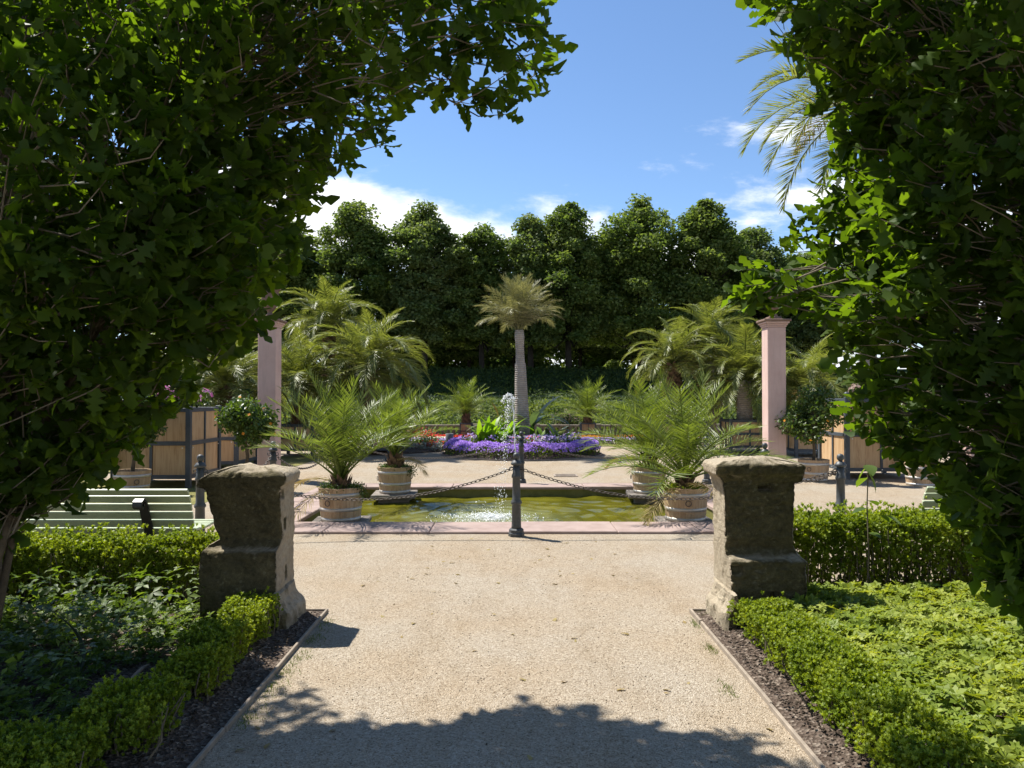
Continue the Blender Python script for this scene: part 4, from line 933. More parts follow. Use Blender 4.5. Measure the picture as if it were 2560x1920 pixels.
n = 5000; a = rng.uniform(0, 6.283, n); rad_ = rng.uniform(1.6, 2.17, n); P = np.stack([np.cos(a)*rad_, np.sin(a)*rad_, rng.uniform(.03, .3, n)], 1)
V, F = scatter(SIMPLE4[0], SIMPLE4[1], P, zframes(upd(n, .6))[:, :, [0, 2, 1]], np.full(n, .06)); o = obj('ring_foliage', npmesh('ring_foliage', V, F, 'elder_leaf'), RB); o['kind'] = 'stuff'
n = 11000; a = rng.uniform(0, 6.283, n); rad_ = np.sqrt(rng.uniform(.1, 1.66**2, n)); P = np.stack([np.cos(a)*rad_, np.sin(a)*rad_, .13+rng.uniform(.0, 1, n)*(.30+.10*vnoise(np.stack([np.cos(a)*rad_, np.sin(a)*rad_, a*0], 1), 4, 3))], 1)
V, F = scatter(SIMPLE4[0], SIMPLE4[1], P, zframes(upd(n, .8))[:, :, [0, 2, 1]], rng.uniform(.05, .1, n)); o = obj('inner_foliage', npmesh('inner_foliage', V, F, 'elder_leaf'), RB); o['kind'] = 'stuff'
for mat, nm, cnt, sd in (('lilac_petal', 'lilac_blossom', 2300, 3), ('violet_petal', 'violet_spike', 600, 8), ('red_petal', 'red_blossom', 260, 17), ('cream_petal', 'white_blossom', 420, 23)):
    a = rng.uniform(0, 6.283, cnt*3); rad_ = np.sqrt(rng.uniform(.3, 1.62**2, cnt*3)); P = np.stack([np.cos(a)*rad_, np.sin(a)*rad_, a*0], 1)
    k = vnoise(P, 3.5, sd) > (.05 if nm == 'lilac_blossom' else .45); P = P[k][:cnt]; P[:, 2] = rng.uniform(.33, .58, len(P))
    flowers(nm, P, upd(len(P)), .055, mat, RB)
# canna and banana leaves round the palm
def blade(L_, W, bend, seed, torn=False):
    r = np.random.default_rng(seed); n = 12; V = []; F = []
    ang = R(82); x = z = 0
    for i in range(n+1):
        f = i/n; w = W*math.sin(math.pi*min(f*1.0+.02, 1))**.7*(1-.25*f); w = max(w, .006)
        V += [(x-.0, -w, z+.18*w), (x, 0, z), (x, w*(r.uniform(.6, 1) if torn else 1), z+.18*w)]
        ang -= R(bend)/n*(1+f); x += math.cos(ang)*L_/n; z += math.sin(ang)*L_/n
    for i in range(n):
        a_ = i*3; F += [(a_, a_+1, a_+4, a_+3), (a_+1, a_+2, a_+5, a_+4)]
    return V, F
cg = empty('canna_clump', (-.15, 19.7, .18), 0, 'clump of bright green canna leaves in the round flower bed', 'plant')
for k in range(44):
    V, F = blade(rng.uniform(.65, 1.05), rng.uniform(.07, .11), rng.uniform(20, 80), k)
    obj('leaf', MB().add(V, F).mesh('canna_leaf', 'canna_leaf', True), cg, (rng.uniform(-.75, .35), rng.uniform(-.25, .35), rng.uniform(0, .15)), (0, rng.uniform(-.1, .2), rng.uniform(0, 6.28)))
cg2 = empty('canna_clump', (1.05, 20.0, .18), 0, 'darker canna clump beside the banana plant with torn grey-green leaves', 'plant')
for k in range(26):
    V, F = blade(rng.uniform(.6, .95), rng.uniform(.07, .1), rng.uniform(30, 90), k+60)
    obj('leaf', MB().add(V, F).mesh('canna_leaf', 'banana_leaf' if k % 2 else 'canna_leaf', True), cg2, (rng.uniform(-.45, .5), rng.uniform(-.25, .25), rng.uniform(0, .1)), (0, rng.uniform(-.1, .2), rng.uniform(0, 6.28)))
bg_ = empty('banana_plant', (.55, 20.0, .2), 0, 'banana plant with torn grey-green leaves beside the bottle-trunked palm', 'plant')
obj('stem', MB().lathe([(.09, 0), (.07, .4), (.04, .75)], 10).mesh('banana_stem', 'canna_leaf', True), bg_)
for k, (rz, rt, ln, bd) in enumerate(((.2, .25, 1.25, 35), (-.35, .9, 1.3, 75), (.6, .75, 1.2, 70), (3.0, .5, 1.1, 80), (-1.2, .4, 1.0, 60), (-.1, 1.1, 1.1, 60))):
    V, F = blade(ln, .15, bd, 200+k, True); obj('leaf', MB().add(V, F).mesh('banana_leaf', 'banana_leaf', True), bg_, (0, 0, .55), (rng.uniform(-.3, .3), rt*.6, rz))
rb_ = empty('banana_plant', (-.32, 20.25, .2), 0, 'banana plant with one upright rust and yellow leaf', 'plant')
obj('stem', MB().lathe([(.07, 0), (.06, .4), (.03, .7)], 10).mesh('banana_stem', 'canna_leaf', True), rb_)
for k, (rz, ry, ln, bd, mt) in enumerate(((3.0, -.02, 1.25, 16, 'red_banana_leaf'), (3.3, .8, 1.05, 55, 'banana_leaf'), (2.4, .9, .9, 60, 'banana_leaf'), (3.6, 1.2, .8, 50, 'red_banana_leaf'))):
    V, F = blade(ln, .15, bd, 300+k); obj('leaf', MB().add(V, F).mesh('banana_leaf', mt, True), rb_, (0, 0, .45), (R(50) if k == 0 else 0, ry, rz))
# far strip bed in front of balustrade
SB = empty('strip_flower_bed', (.3, 25.6, 0), 0, 'long strip bed with red, cream and lilac rows before the balustrade', 'flower bed')
obj('mound', MB().box(-6.6, 6.6, -1.15, 1.15, 0, .06, .03).mesh('mound', 'soil'), SB)
def strip(name, y0, y1, z0, z1, n, mat, size=.06, thr=-9, sd=1, x0=-6.5, x1=6.5, leaf=False):
    P = np.stack([rng.uniform(x0, x1, n), rng.uniform(y0, y1, n), rng.uniform(z0, z1, n)], 1); P = P[vnoise(P*np.array([1, 1, 0]), 2.2, sd) > thr]
    if leaf:
        V, F = scatter(SIMPLE4[0], SIMPLE4[1], P, zframes(upd(len(P), .8))[:, :, [0, 2, 1]], np.full(len(P), size)); o = obj(name, npmesh(name, V, F, mat), SB); o['kind'] = 'stuff'
    else: flowers(name, P, upd(len(P)), size, mat, SB)
strip('bed_foliage', -1.15, 1.1, .03, .13, 9000, 'elder_leaf', .08, leaf=True)
strip('lilac_row', -1.0, -.1, .1, .18, 5200, 'lilac_petal', .065, -.3, 2); strip('cream_row', -.2, .6, .12, .19, 3000, 'cream_petal', .07, 0, 5, -6.5, -1); strip('cream_row', -.2, .5, .12, .18, 900, 'cream_petal', .07, .2, 5, -1, 6.5)
strip('red_row', .1, 1.0, .13, .21, 4000, 'red_petal', .07, -.2, 7, -6.5, -1.2); strip('orange_row', .0, 1.0, .12, .2, 3600, 'orange_petal', .07, -.4, 9, 2.2, 6.5); strip('red_row', .1, 1, .12, .2, 1400, 'red_petal', .07, .1, 11, -1, 6.5)
# silver and red bed by the dustbin
SV = empty('silver_flower_bed', (-3.9, 22.2, 0), 0, 'dark leafy bed with silver foliage and red blooms next to the dustbin', 'flower bed')
obj('mound', MB().lathe([(2.0, 0), (1.95, .05), (1.2, .12), (.05, .14)], 32).mesh('mound', 'soil', True), SV)
C = [(rng.uniform(-1.7, 1.7), rng.uniform(-.9, .6), .2) for _ in range(30)]
blob_leaves('dark_foliage', SV, 'citrus_leaf', C, [(.3, .25, .25)]*30, 5200, .07, zmin=.03)
C = [(x_, -1.1+.25*abs(x_)**1.4*.4+rng.uniform(-.1, .1), .14) for x_ in np.linspace(-1.7, 1.75, 11)]
blob_leaves('silver_foliage', SV, 'silver_leaf', C, [(.17, .16, .17)]*11, 3300, .06, zmin=.02)
for (cx_, cy_, cz_, n_) in ((1.55, -.75, .2, 160), (.9, .1, .5, 170), (-.4, .2, .45, 120), (1.3, .4, .45, 120), (-1.4, -.6, .3, 100)):
    P = np.array([cx_, cy_, cz_])+rng.normal(size=(n_, 3))*np.array([.16, .1, .07]); flowers('red_blossom', P, upd(n_), .06, 'red_petal', SV)

# balustrade ---------------------------------------------------------------
BB = empty('stone_balustrade', (.5, 27.9, 0), 0, 'low weathered stone balustrade behind the strip flower bed', 'balustrade')
obj('base_course', MB().box(-11.5, 11.5, -.14, .14, 0, .12, .01).mesh('base_course', 'balustrade_stone'), BB)
obj('top_rail', MB().box(-11.5, 11.5, -.13, .13, .45, .52, .012).mesh('top_rail', 'balustrade_stone'), BB)
bal = MB().lathe([(.065, .121), (.065, .14), (.04, .155), (.035, .17), (.06, .215), (.072, .25), (.06, .29), (.036, .34), (.05, .375), (.05, .41), (.068, .43), (.068, .449)], 8).mesh('baluster', 'balustrade_stone', True)
pier = MB().box(-.22, .22, -.16, .16, .0, .55, .012).mesh('pier', 'balustrade_stone')
xx = -11.3; k = 0
while xx < 11.4:
    if k % 10 == 0: obj('pier', pier, BB, (xx+.1, 0, 0)); xx += .46
    else: obj('baluster', bal, BB, (xx, 0, 0)); xx += .205
    k += 1
# dustbin ------------------------------------------------------------------
tb = empty('dustbin', (-1.82, 21.6, 0), 0, 'grey cylindrical dustbin on a post before the strip flower bed', 'dustbin')
obj('post', MB().lathe([(.06, 0), (.06, .12), (.05, .13), (.05, .2)], 12).mesh('bin_post', 'bin_metal', True), tb)
obj('drum', MB().lathe([(.1, .13), (.115, .135), (.118, .14), (.118, .50), (.112, .505), (.105, .50), (.105, .2)], 24).mesh('bin_drum', 'bin_metal', True), tb)
# drain cover --------------------------------------------------------------
dr = empty('drain_cover', (1.07, 14.85, .004), 0, 'flat metal drain cover set in the gravel behind the pool', 'drain cover')
obj('plate', MB().box(-.24, .24, -.2, .2, 0, .012, .004).mesh('plate', 'drain_iron'), dr)
for k in range(5): obj('bar', MB().box(-.2, .2, -.012, .012, .0125, .02, .002).mesh('bar', 'drain_iron'), dr, (0, -.14+.07*k, 0))
# wire fence on the bank -----------------------------------------------------
wf = empty('wire_fence', (0, 36.0, 1.25), 0, 'thin wire fence on posts along the bank behind the balustrade', 'fence')
for x in np.arange(-18, 18.1, 2.0): obj('post', MB().lathe([(.022, 0), (.022, .36)], 6).mesh('fence_post', 'wire'), wf, (x, 0, 0))
for z in (.12, .34): obj('wire', MB().box(-18, 18, -.008, .008, z, z+.016).mesh('fence_wire', 'wire'), wf)
# curved strap, stick ---------------------------------------------------------
V = []; F = []
for i in range(17):
    f = i/16; an = R(152-118*f); cx_, cz_ = -.2+.25*math.sin(f*2.3)-.02*f, .50*(1-f)
    w_ = .035; V += [(cx_-.0, -w_, cz_), (cx_+.003, w_, cz_), (cx_+.008, w_, cz_-.003), (cx_+.005, -w_, cz_-.003)]
for i in range(16):
    for j in range(4): F.append((i*4+j, i*4+(j+1) % 4, i*4+4+(j+1) % 4, i*4+4+j))
st = obj('bent_strap', MB().add(V, F).mesh('bent_strap', 'strap_green', True), None, (-2.38, 4.05, .03), (0, 0, R(52))); tag(st, 'dark green bent metal strap standing in the shaded bed', 'strap')
o = obj('dry_stick', MB().tube([(0, 0, 0), (.02, .06, .03), (.03, .14, .035), (.03, .22, .02)], [.011, .012, .01, .006], 7).mesh('dry_stick', 'dry_stick', True), None, (-2.05, 3.98, .062), (0, 0, .15)); tag(o, 'short dry branch lying on bare soil in the shaded bed', 'branch')

# ------------------------------------------------------------------ box hedges and edging
def hedge(name, x0, x1, y0, y1, z0, z1, label, cat, n, size=.052, seed=0, bare=.25, mat='box_leaf', stems=90, lump=.05):
    cxm, cym = (x0+x1)/2, (y0+y1)/2; t = empty(name, (cxm, cym, .02), 0, label, cat); r = np.random.default_rng(seed)
    hx, hy = (x1-x0)/2, (y1-y0)/2; H = z1
    ar = np.array([4*hx*hy*1.6, 2*hx*(z1-z0), 2*hx*(z1-z0)*.6, 2*hy*(z1-z0)*.7, 2*hy*(z1-z0)*.7]); f = r.choice(5, n, p=ar/ar.sum())
    u, v = r.uniform(-1, 1, n), r.uniform(-1, 1, n); P = np.zeros((n, 3)); D = np.zeros((n, 3))
    zz = z0+(z1-z0)*(r.random(n)**.75)
    top = f == 0; P[top] = np.stack([u*hx, v*hy, np.full(n, H)], 1)[top]; D[top] = (0, 0, 1)
    for q, (ax, sg) in ((1, (1, -1)), (2, (1, 1)), (3, (0, -1)), (4, (0, 1))):
        s_ = f == q; A = np.stack([u*hx, v*hy, zz], 1); A[:, ax] = sg*(hx if ax == 0 else hy); P[s_] = A[s_]; dd = np.zeros(3); dd[ax] = sg; D[s_] = dd
    # round the shoulders and make the surface uneven
    e = np.clip((P[:, 2]-(H-.12))/.12, 0, 1); P[:, 1] *= 1-.15*e**2; P[:, 2] -= .06*np.clip(np.abs(P[:, 1])/hy-.55, 0, 1)*top
    ln = vnoise(P, 6.5, seed)*lump+vnoise(P, 15, seed+1)*lump*.5
    P += D*ln[:, None]; P -= D*np.abs(r.normal(0, .045, n))[:, None]; P[:, 2] += top*(r.random(n) < .16)*r.random(n)*.11*min(1, H/.5)
    dr_ = unit(D*.7+np.array([0, 0, .75])+r.normal(size=(n, 3))*.45)
    keep = P[:, 2] > .02; P, dr_ = P[keep], dr_[keep]
    ni = int(n*.5); Pi = np.stack([r.uniform(-hx, hx, ni)*.97, r.uniform(-hy, hy, ni)*.85, r.uniform(.03, H*.92, ni)], 1); inner = (Pi, unit(np.array([0, 0, .6])+r.normal(size=(ni, 3))*.7))
    low = np.clip((z0+bare*(z1-z0)-P[:, 2])/.12, 0, 1); keep = r.random(len(P)) > low*.75; P, dr_ = P[keep], dr_[keep]
    P = np.concatenate([P, inner[0]]); dr_ = np.concatenate([dr_, inner[1]])
    V, F = scatter(SPRIG[0], SPRIG[1], P, zframes(dr_), size*r.uniform(.7, 1.35, len(P)))
    o = obj('foliage', npmesh('box_foliage', V, F, mat), t); o['kind'] = 'stuff'
    mm = MB()
    for k in range(stems):
        x, y = r.uniform(-hx*.95, hx*.95), r.uniform(-hy*.9, hy*.9); x2, y2 = x+r.normal(0, .05), y+r.normal(0, .05)
        mm.tube([(x, y, 0), ((x+x2)/2+r.normal(0, .02), (y+y2)/2, H*.4), (x2, y2, H*.93)], [.006, .005, .003], 4)
    obj('stem', mm.mesh('box_stem', 'twig'), t)
    return t
hedge('box_hedge', -4.4, -2.2, 5.55, 6.0, .08, .44, 'shaded box hedge behind the slotted pedestal, before the scrolled bench', 'hedge', 7500, .043, 1, .45, stems=170, lump=.04)
hedge('box_hedge', 2.06, 4.6, 5.75, 6.3, .08, .59, 'sunlit box hedge beside the lichen-spotted pedestal', 'hedge', 9500, .043, 2, .4, stems=190, lump=.05)
hedge('box_edging', 1.48, 1.79, 2.6, 5.02, .05, .24, 'low clipped box edging bordering the sunlit ground cover', 'hedge', 6500, .031, 3, .1, stems=120, lump=.03)
clumps = [(-1.69, 4.78, .14, .22, .25, 'at the foot of the slotted pedestal'), (-1.72, 4.33, .15, .18, .23, 'second from the slotted pedestal'), (-1.68, 3.93, .14, .15, .19, 'third from the slotted pedestal'), (-1.72, 3.36, .17, .19, .23, 'fourth from the slotted pedestal, beside bare soil'), (-1.92, 2.9, .26, .2, .22, 'farthest from the slotted pedestal')]
for k, (x, y, hx, hy, hh, wh) in enumerate(clumps):
    hedge('box_shrub', x-hx, x+hx, y-hy, y+hy, .05, hh, 'small rounded box shrub edging the shaded bed, '+wh, 'shrub', int(9000*hx*hy*1.2)+900, .03, 20+k, .1, stems=30, lump=.035)
# side hedges closing the garden
for (x0, x1, y0, y1, h, lb) in ((7.6, 12.5, 23.6, 24.6, .95, 'clipped hedge behind the planter by the round-headed citrus tree'), (-13.5, -8.2, 22.8, 23.8, 1.2, 'clipped hedge behind the sunlit palms past the slotted pedestal')):
    hedge('clipped_hedge', x0, x1, y0, y1, .05, h, lb, 'hedge', 2000, .17, 50+int(x0), .05, 'ivy_leaf', 60, .06)

# bank planting ---------------------------------------------------------------
def bankcover(name, x0, x1, y0, y1, n, mat, size, hfun, lift):
    P = np.stack([rng.uniform(x0, x1, n), rng.uniform(y0, y1, n), np.zeros(n)], 1); P[:, 2] = np.interp(P[:, 1], [p[0] for p in prof], [p[1] for p in prof])+rng.random(n)*lift*(1+.6*vnoise(P, 1.7, 12))
    nr = unit(rdir(n)*.8+np.array([0, -.5, .8])); t_ = unit(rdir(n)+np.array([0, -.3, -.1])); V, F = scatter(DIAMOND[0], DIAMOND[1], P, frames(t_, nr), size*rng.uniform(.7, 1.3, n))
    o = obj(name, npmesh(name, V, F, mat)); tag(o, None, None, None, 'stuff'); return o
tag(bankcover('bank_shrubs', -14, 16, 29.1, 33.4, 26000, 'bank_shrub_leaf', .13, None, .22), 'light green shrubs covering the lower bank behind the balustrade', 'ground cover')
tag(bankcover('bank_ivy', -20, 22, 39.6, 45.6, 26000, 'ivy_leaf', .17, None, .16), 'dark ivy covering the upper bank below the trees', 'ground cover')
tb_ = empty('bronze_shrub', (2.15, 28.9, 0), 0, 'rounded bronze-green shrub at the balustrade near the banana plants', 'shrub')
blob_leaves('blossom', tb_, 'dead_flower', [(0, 0, .5), (.15, 0, .7), (-.2, 0, .65)], [(.4, .35, .45)]*3, 500, .08); blob_leaves('foliage', tb_, 'ivy_leaf', [(0, 0, .5), (.15, 0, .7), (-.2, 0, .65)], [(.42, .37, .47)]*3, 1300, .08, zmin=.02)
obj('stem', MB().tube([(0, 0, 0), (0, 0, .5)], .03, 5).mesh('stem', 'bark'), tb_)

# ------------------------------------------------------------------ far trees
def tree_mesh(seed, H, Wd, base, mat, n, leaf):
    """crown clumps following a rounded cone; returns crown mesh and limb mesh"""
    r = np.random.default_rng(seed); C = []; Rd = []
    m_ = MB(); m_.tube([(0, 0, -.1), (.05, 0, base*.6), (0, .05, base), (.1, 0, H*.5), (0, 0, H*.85)], [.24, .2, .19, .12, .04], 8)
    k = 0
    while k < 210:
        f = r.random(); z = base*.75+(H-base*.75)*f; w = Wd/2*(np.interp(f, [0, .1, .4, .7, .88, 1.0], [.82, 1.0, .98, .79, .48, .09]))*(1+.16*math.sin(f*11+seed*1.7))
        if r.random() > (w/(Wd/2))+.12: continue
        a = r.uniform(0, 6.283); q = w*r.uniform(.5, .9); c = (math.cos(a)*q, math.sin(a)*q, z); C.append(c); s_ = r.uniform(.36, .75)*Wd/6.5; Rd.append((s_*1.1, s_*1.1, s_*.85))
        if k % 4 == 0: m_.tube([(0, 0, max(base*.9, z-1.8)), (c[0]*.5, c[1]*.5, z-.6), c], [.09, .05, .02], 5)
        k += 1
    for f in np.linspace(.06, .9, 46):
        w = Wd/2*np.interp(f, [0, .1, .4, .7, .88, 1.0], [.82, 1.0, .98, .79, .48, .09]); a = r.uniform(0, 6.283); q = w*r.uniform(0, .5); C.append((math.cos(a)*q, math.sin(a)*q, base*.75+(H-base*.75)*f)); Rd.append((w*.42, w*.42, w*.36))
    C = np.array(C); Rd = np.array(Rd); idx = r.integers(0, len(C), n); d = unit(r.normal(size=(n, 3))); rr_ = np.clip(1-np.abs(r.normal(0, .3, n)), .1, 1.05); P = C[idx]+d*Rd[idx]*rr_[:, None]
    nr = unit(d*.6+unit(r.normal(size=(n, 3)))*.7+np.array([0, 0, .5])); t_ = unit(unit(r.normal(size=(n, 3)))+d*.3+np.array([0, 0, -.4]))
    V, F = scatter(DIAMOND[0]*np.array([1.35, 1, 1]), DIAMOND[1], P, frames(t_, nr), leaf*r.uniform(.7, 1.3, n))
    return npmesh('crown', V, F, mat), m_.mesh('tree_trunk', 'dark_bark', True)
TM = [tree_mesh(301, 11.0, 5.2, 2.6, 'linden_leaf', 36000, .175), tree_mesh(302, 11.0, 4.6, 2.6, 'linden_leaf', 33000, .175), tree_mesh(303, 11.0, 6.2, 2.6, 'linden_leaf', 42000, .175), tree_mesh(304, 11.0, 5.4, 2.6, 'linden_leaf_pale', 36000, .175), tree_mesh(307, 11.0, 5.0, 2.6, 'linden_leaf_pale', 36000, .175), tree_mesh(309, 11.0, 5.6, 2.6, 'linden_leaf', 38000, .175)]
def tree(x, y, zt, kind, sx, label, rz):
    s_ = (zt-3.25)/11.0; t = empty('linden_tree', (x, y, 3.25), rz, label, 'tree', 'trees along the top of the bank'); cr, tk = TM[kind]
    obj('trunk', tk, t, None, None, (s_, s_, s_)); o = obj('crown', cr, t, None, None, (sx*1.2, sx*1.2, s_)); return t
TL = [(x_, y_-1.3, z_, k_, w_) for (x_, y_, z_, k_, w_) in [(-22.5, 50, 12.6, 1, 1.1), (-18.4, 49, 13.2, 0, 1.1), (-14.2, 48.5, 12.5, 2, .95), (-9.9, 48, 13.8, 5, 1.0), (-5.55, 48, 13.55, 4, 1.02), (-1.9, 48, 12.3, 1, .95), (1.2, 48.3, 13.1, 3, .86), (3.55, 47.5, 13.5, 0, .92),
      (8.2, 48.5, 14.1, 2, 1.0), (12.3, 48, 13.8, 0, 1.05), (16.2, 51, 13.0, 3, 1.0), (19.5, 52, 11.4, 3, 1.1), (23.5, 50, 11.8, 0, 1.1)]]
names_ = ['behind the slotted pedestal side oak, outermost', 'behind the slotted pedestal side oak, second from the outside', 'behind the sunlit palm by the column', 'with a broad rounded top behind the tallest bushy palm', 'with a pointed top behind the broad arching palm',
          'with a small pointed crown beside the bottle-trunked palm', 'with a slender pale crown right behind the bottle-trunked palm', 'with an upright crown just past the bottle-trunked palm', 'with the widest and tallest crown in the row', 'with a rounded top behind the slim-trunked palm', 'with a pale crown behind the column beyond the lichen-spotted pedestal', 'low and pale beside the oak with sunlit leaf edges', 'behind the oak with sunlit leaf edges, outermost']
for (x, y, zt, kd, sx), nm in zip(TL, names_): tree(x, y, zt, kd, sx, 'linden tree on the bank '+nm, rng.uniform(0, 6.28))
SR = ['behind the sunlit palm by the column', 'behind the broad rounded crown', 'behind the small pointed crown', 'behind the slender pale crown', 'between the upright and the widest crowns', 'behind the widest crown', 'behind the pale crown by the column', 'behind the shaded oak', 'behind the oak with sunlit leaf edges']
for k, (x, y, zt) in enumerate([(-16, 60, 12.0), (-8, 61, 12), (-3.5, 60, 11.3), (0.2, 61, 11.6), (5.5, 60, 12.4), (10, 61, 12.4), (15.5, 60, 12), (-22, 60, 12), (21, 62, 12)]):
    t = tree(x, y, zt, [0, 2, 1, 0][k % 4], 1.15, 'second row linden tree glimpsed '+SR[k], rng.uniform(0, 6.28)); t['group'] = 'second row of trees behind the bank'
for k in range(9):
    t = empty('background_shrub', (-26+6.4*k, 66+(k % 3), 3.3), 0, 'bright green shrub in the undergrowth far behind the tree trunks', 'shrub', 'undergrowth behind the trees')
    C = [(rng.uniform(-3, 3), rng.uniform(-.8, .8), rng.uniform(.5, 3.4)) for _ in range(22)]; blob_leaves('foliage', t, 'bank_shrub_leaf' if k % 2 else 'linden_leaf_pale', C, [(1.3, .9, .9)]*22, 6000, .4, (DIAMOND[0]*np.array([1.35, 1, 1]), DIAMOND[1]))
    obj('stem', MB().tube([(0, 0, -.1), (0, 0, 2)], .08, 5).mesh('stem', 'dark_bark'), t)

# ------------------------------------------------------------------ ground cover
def cover(name, label, n, region, tmpl, mat, size, h0, h1, seed, dens=None):
    r = np.random.default_rng(seed); x0, x1, y0, y1 = region; P = np.stack([r.uniform(x0, x1, n), r.uniform(y0, y1, n), np.zeros(n)], 1)
    if dens is not None: P = P[dens(P, r)]
    m_ = len(P); P[:, 2] = .05+h0+(h1-h0)*np.clip(r.random(m_)*.7+.3*(vnoise(P, 4, seed)*.5+.5), 0, 1)
    D = unit(np.array([0, 0, 1.0])+r.normal(size=(m_, 3))*.35+np.array([-.15, .0, 0])); V, F = scatter(tmpl[0], tmpl[1], P, zframes(D), size*r.uniform(.6, 1.3, m_))
    o = obj(name, npmesh(name, V, F, mat)); tag(o, label, 'ground cover', None, 'stuff'); return o
cover('ground_cover', 'bright green palmate ground cover filling the sunlit bed', 13500, (1.84, 4.9, 1.9, 5.45), PALMATE, 'cover_leaf', .046, .05, .20, 5)
bare = lambda P, r: (np.hypot((P[:, 0]+1.98)/.26, (P[:, 1]-3.95)/.30) > 1+.25*r.normal(size=len(P))) & (P[:, 0] < -1.86+.12*r.normal(size=len(P)))
cover('ground_cover', 'low shaded ground cover with small leaves in the slotted pedestal side bed', 8500, (-4.9, -1.75, 1.9, 5.4), PALMATE, 'elder_leaf', .038, .0, .12, 6, bare)
cover('ground_elder', 'ground elder with three-part leaves standing above the shaded bed', 1500, (-4.9, -2.1, 2.0, 5.5), TRIO, 'elder_leaf', .062, .1, .33, 7, bare)
def tufts(n, fn, label):
    P = np.array([fn() for _ in range(n)]); D = unit(np.array([0, 0, 1.0])+rng.normal(size=(n, 3))*.55)
    V, F = scatter(np.array([(-.08, 0, 0), (.08, 0, 0), (0, .1, 1)]), np.array([(0, 1, 2)]), P, zframes(D), rng.uniform(.01, .032, n)); o = obj('grass_tufts', npmesh('grass_tufts', V, F, 'grass_blade')); tag(o, label, 'grass', None, 'stuff')
def t1():
    k = rng.integers(0, 6); return (-1.34+abs(rng.normal())*.05, (3.7, 4.05, 4.3, 4.55, 4.9, 5.2)[k]+rng.normal()*.07, 0)
def t2():
    k = rng.integers(0, 4); return ((1.30, 1.28, 1.2, 1.42)[k]-abs(rng.normal())*.03, (5.2, 4.7, 4.05, 5.45)[k]+rng.normal()*.06, 0.0)
tufts(800, t1, 'thin grass along the edging board of the shaded bed'); tufts(420, t2, 'thin grass along the edging board of the sunlit bed')
# loose stones and litter on the gravel and soil
def pebbles(n, region, smin, smax, mat, label, name):
    r = rng; x0, x1, y0, y1, z = region; octv = np.array([(1, 0, 0), (-1, 0, 0), (0, 1, 0), (0, -1, 0), (0, 0, .6), (0, 0, -.4)]); octf = np.array([(0, 2, 4), (2, 1, 4), (1, 3, 4), (3, 0, 4), (2, 0, 5), (1, 2, 5), (3, 1, 5), (0, 3, 5)])
    P = np.stack([r.uniform(x0, x1, n), r.uniform(y0**.6, y1**.6, n)**(1/.6), np.full(n, z)], 1); M = zframes(np.tile([0, 0, 1.0], (n, 1))+r.normal(size=(n, 3))*.2)
    V, F = scatter(octv, octf, P, M, r.uniform(smin, smax, n)); o = obj(name, npmesh(name, V, F, mat)); tag(o, label, 'gravel', None, 'stuff')
pebbles(5000, (-1.33, 1.3, 2.6, 8.4, .001), .0025, .005, 'dry_lawn_stone', 'loose pale pebbles on the gravel path', 'loose_gravel')
pebbles(900, (-1.33, 1.3, 2.6, 8.4, .001), .0025, .0055, 'potting_soil', 'dark crumbs of leaf litter on the gravel path', 'leaf_litter')
pebbles(900, (-1.85, -1.39, 2.4, 5.4, .05), .003, .011, 'potting_soil', 'dark mulch crumbs in the shaded bed margin', 'mulch'); pebbles(900, (1.37, 1.6, 2.4, 5.2, .045), .003, .011, 'potting_soil', 'brown mulch crumbs in the sunlit bed margin', 'mulch')

P = np.stack([rng.uniform(-1.3, 1.28, 70), rng.uniform(2.7, 8.3, 70), np.full(70, .008)], 1)
V, F = scatter(OAK[1][0], OAK[1][1], P, frames(unit(rng.normal(size=(70, 3))*np.array([1, 1, .1])), unit(np.array([0, 0, 1.0])+rng.normal(size=(70, 3))*.2)), rng.uniform(.025, .06, 70))
tag(obj('fallen_leaves', npmesh('fallen_leaves', V, F, 'dry_palm_leaf')), 'small dry leaves scattered on the gravel path', 'leaf litter', None, 'stuff')
# bramble shoot in front of the sunlit hedge ------------------------------------
bs = empty('bramble_shoot', (2.72, 5.7, .0), 0, 'bramble shoot with serrated leaves arching over the sunlit box hedge', 'bramble')
obj('stem', MB().tube([(0, 0, .02), (.02, 0, .4), (.0, -.02, .75), (-.01, -.06, 1.0), (-.03, -.1, 1.08)], [.006, .006, .005, .004, .003], 5).mesh('bramble_stem', 'twig'), bs)
lf = npmesh('bramble_leaf', *(lambda q: (q[0], q[1]))(lobed([(0, .02), (.12, .2), (.3, .33), (.5, .34), (.7, .25), (.87, .12), (1, .01)], .2, .2)), 'elder_leaf', True)
for (x, y, z, az, el, s_) in ((-.03, -.1, 1.08, 170, -20, .14), (-.03, -.1, 1.07, 60, -50, .14), (-.02, -.08, 1.02, 250, -60, .16), (-.02, -.06, .98, 20, -30, .13), (0, -.02, .8, -60, -10, .14), (.0, -.02, .74, 100, -5, .13), (.1, -.1, .70, 230, -20, .13), (.1, -.1, .70, 320, -20, .13), (.02, 0, .55, 200, 0, .12), (.02, 0, .5, 20, 0, .12)):
    obj('leaf', lf, bs, (x, y, z), (R(el), 0, R(az)), (s_, s_, s_))
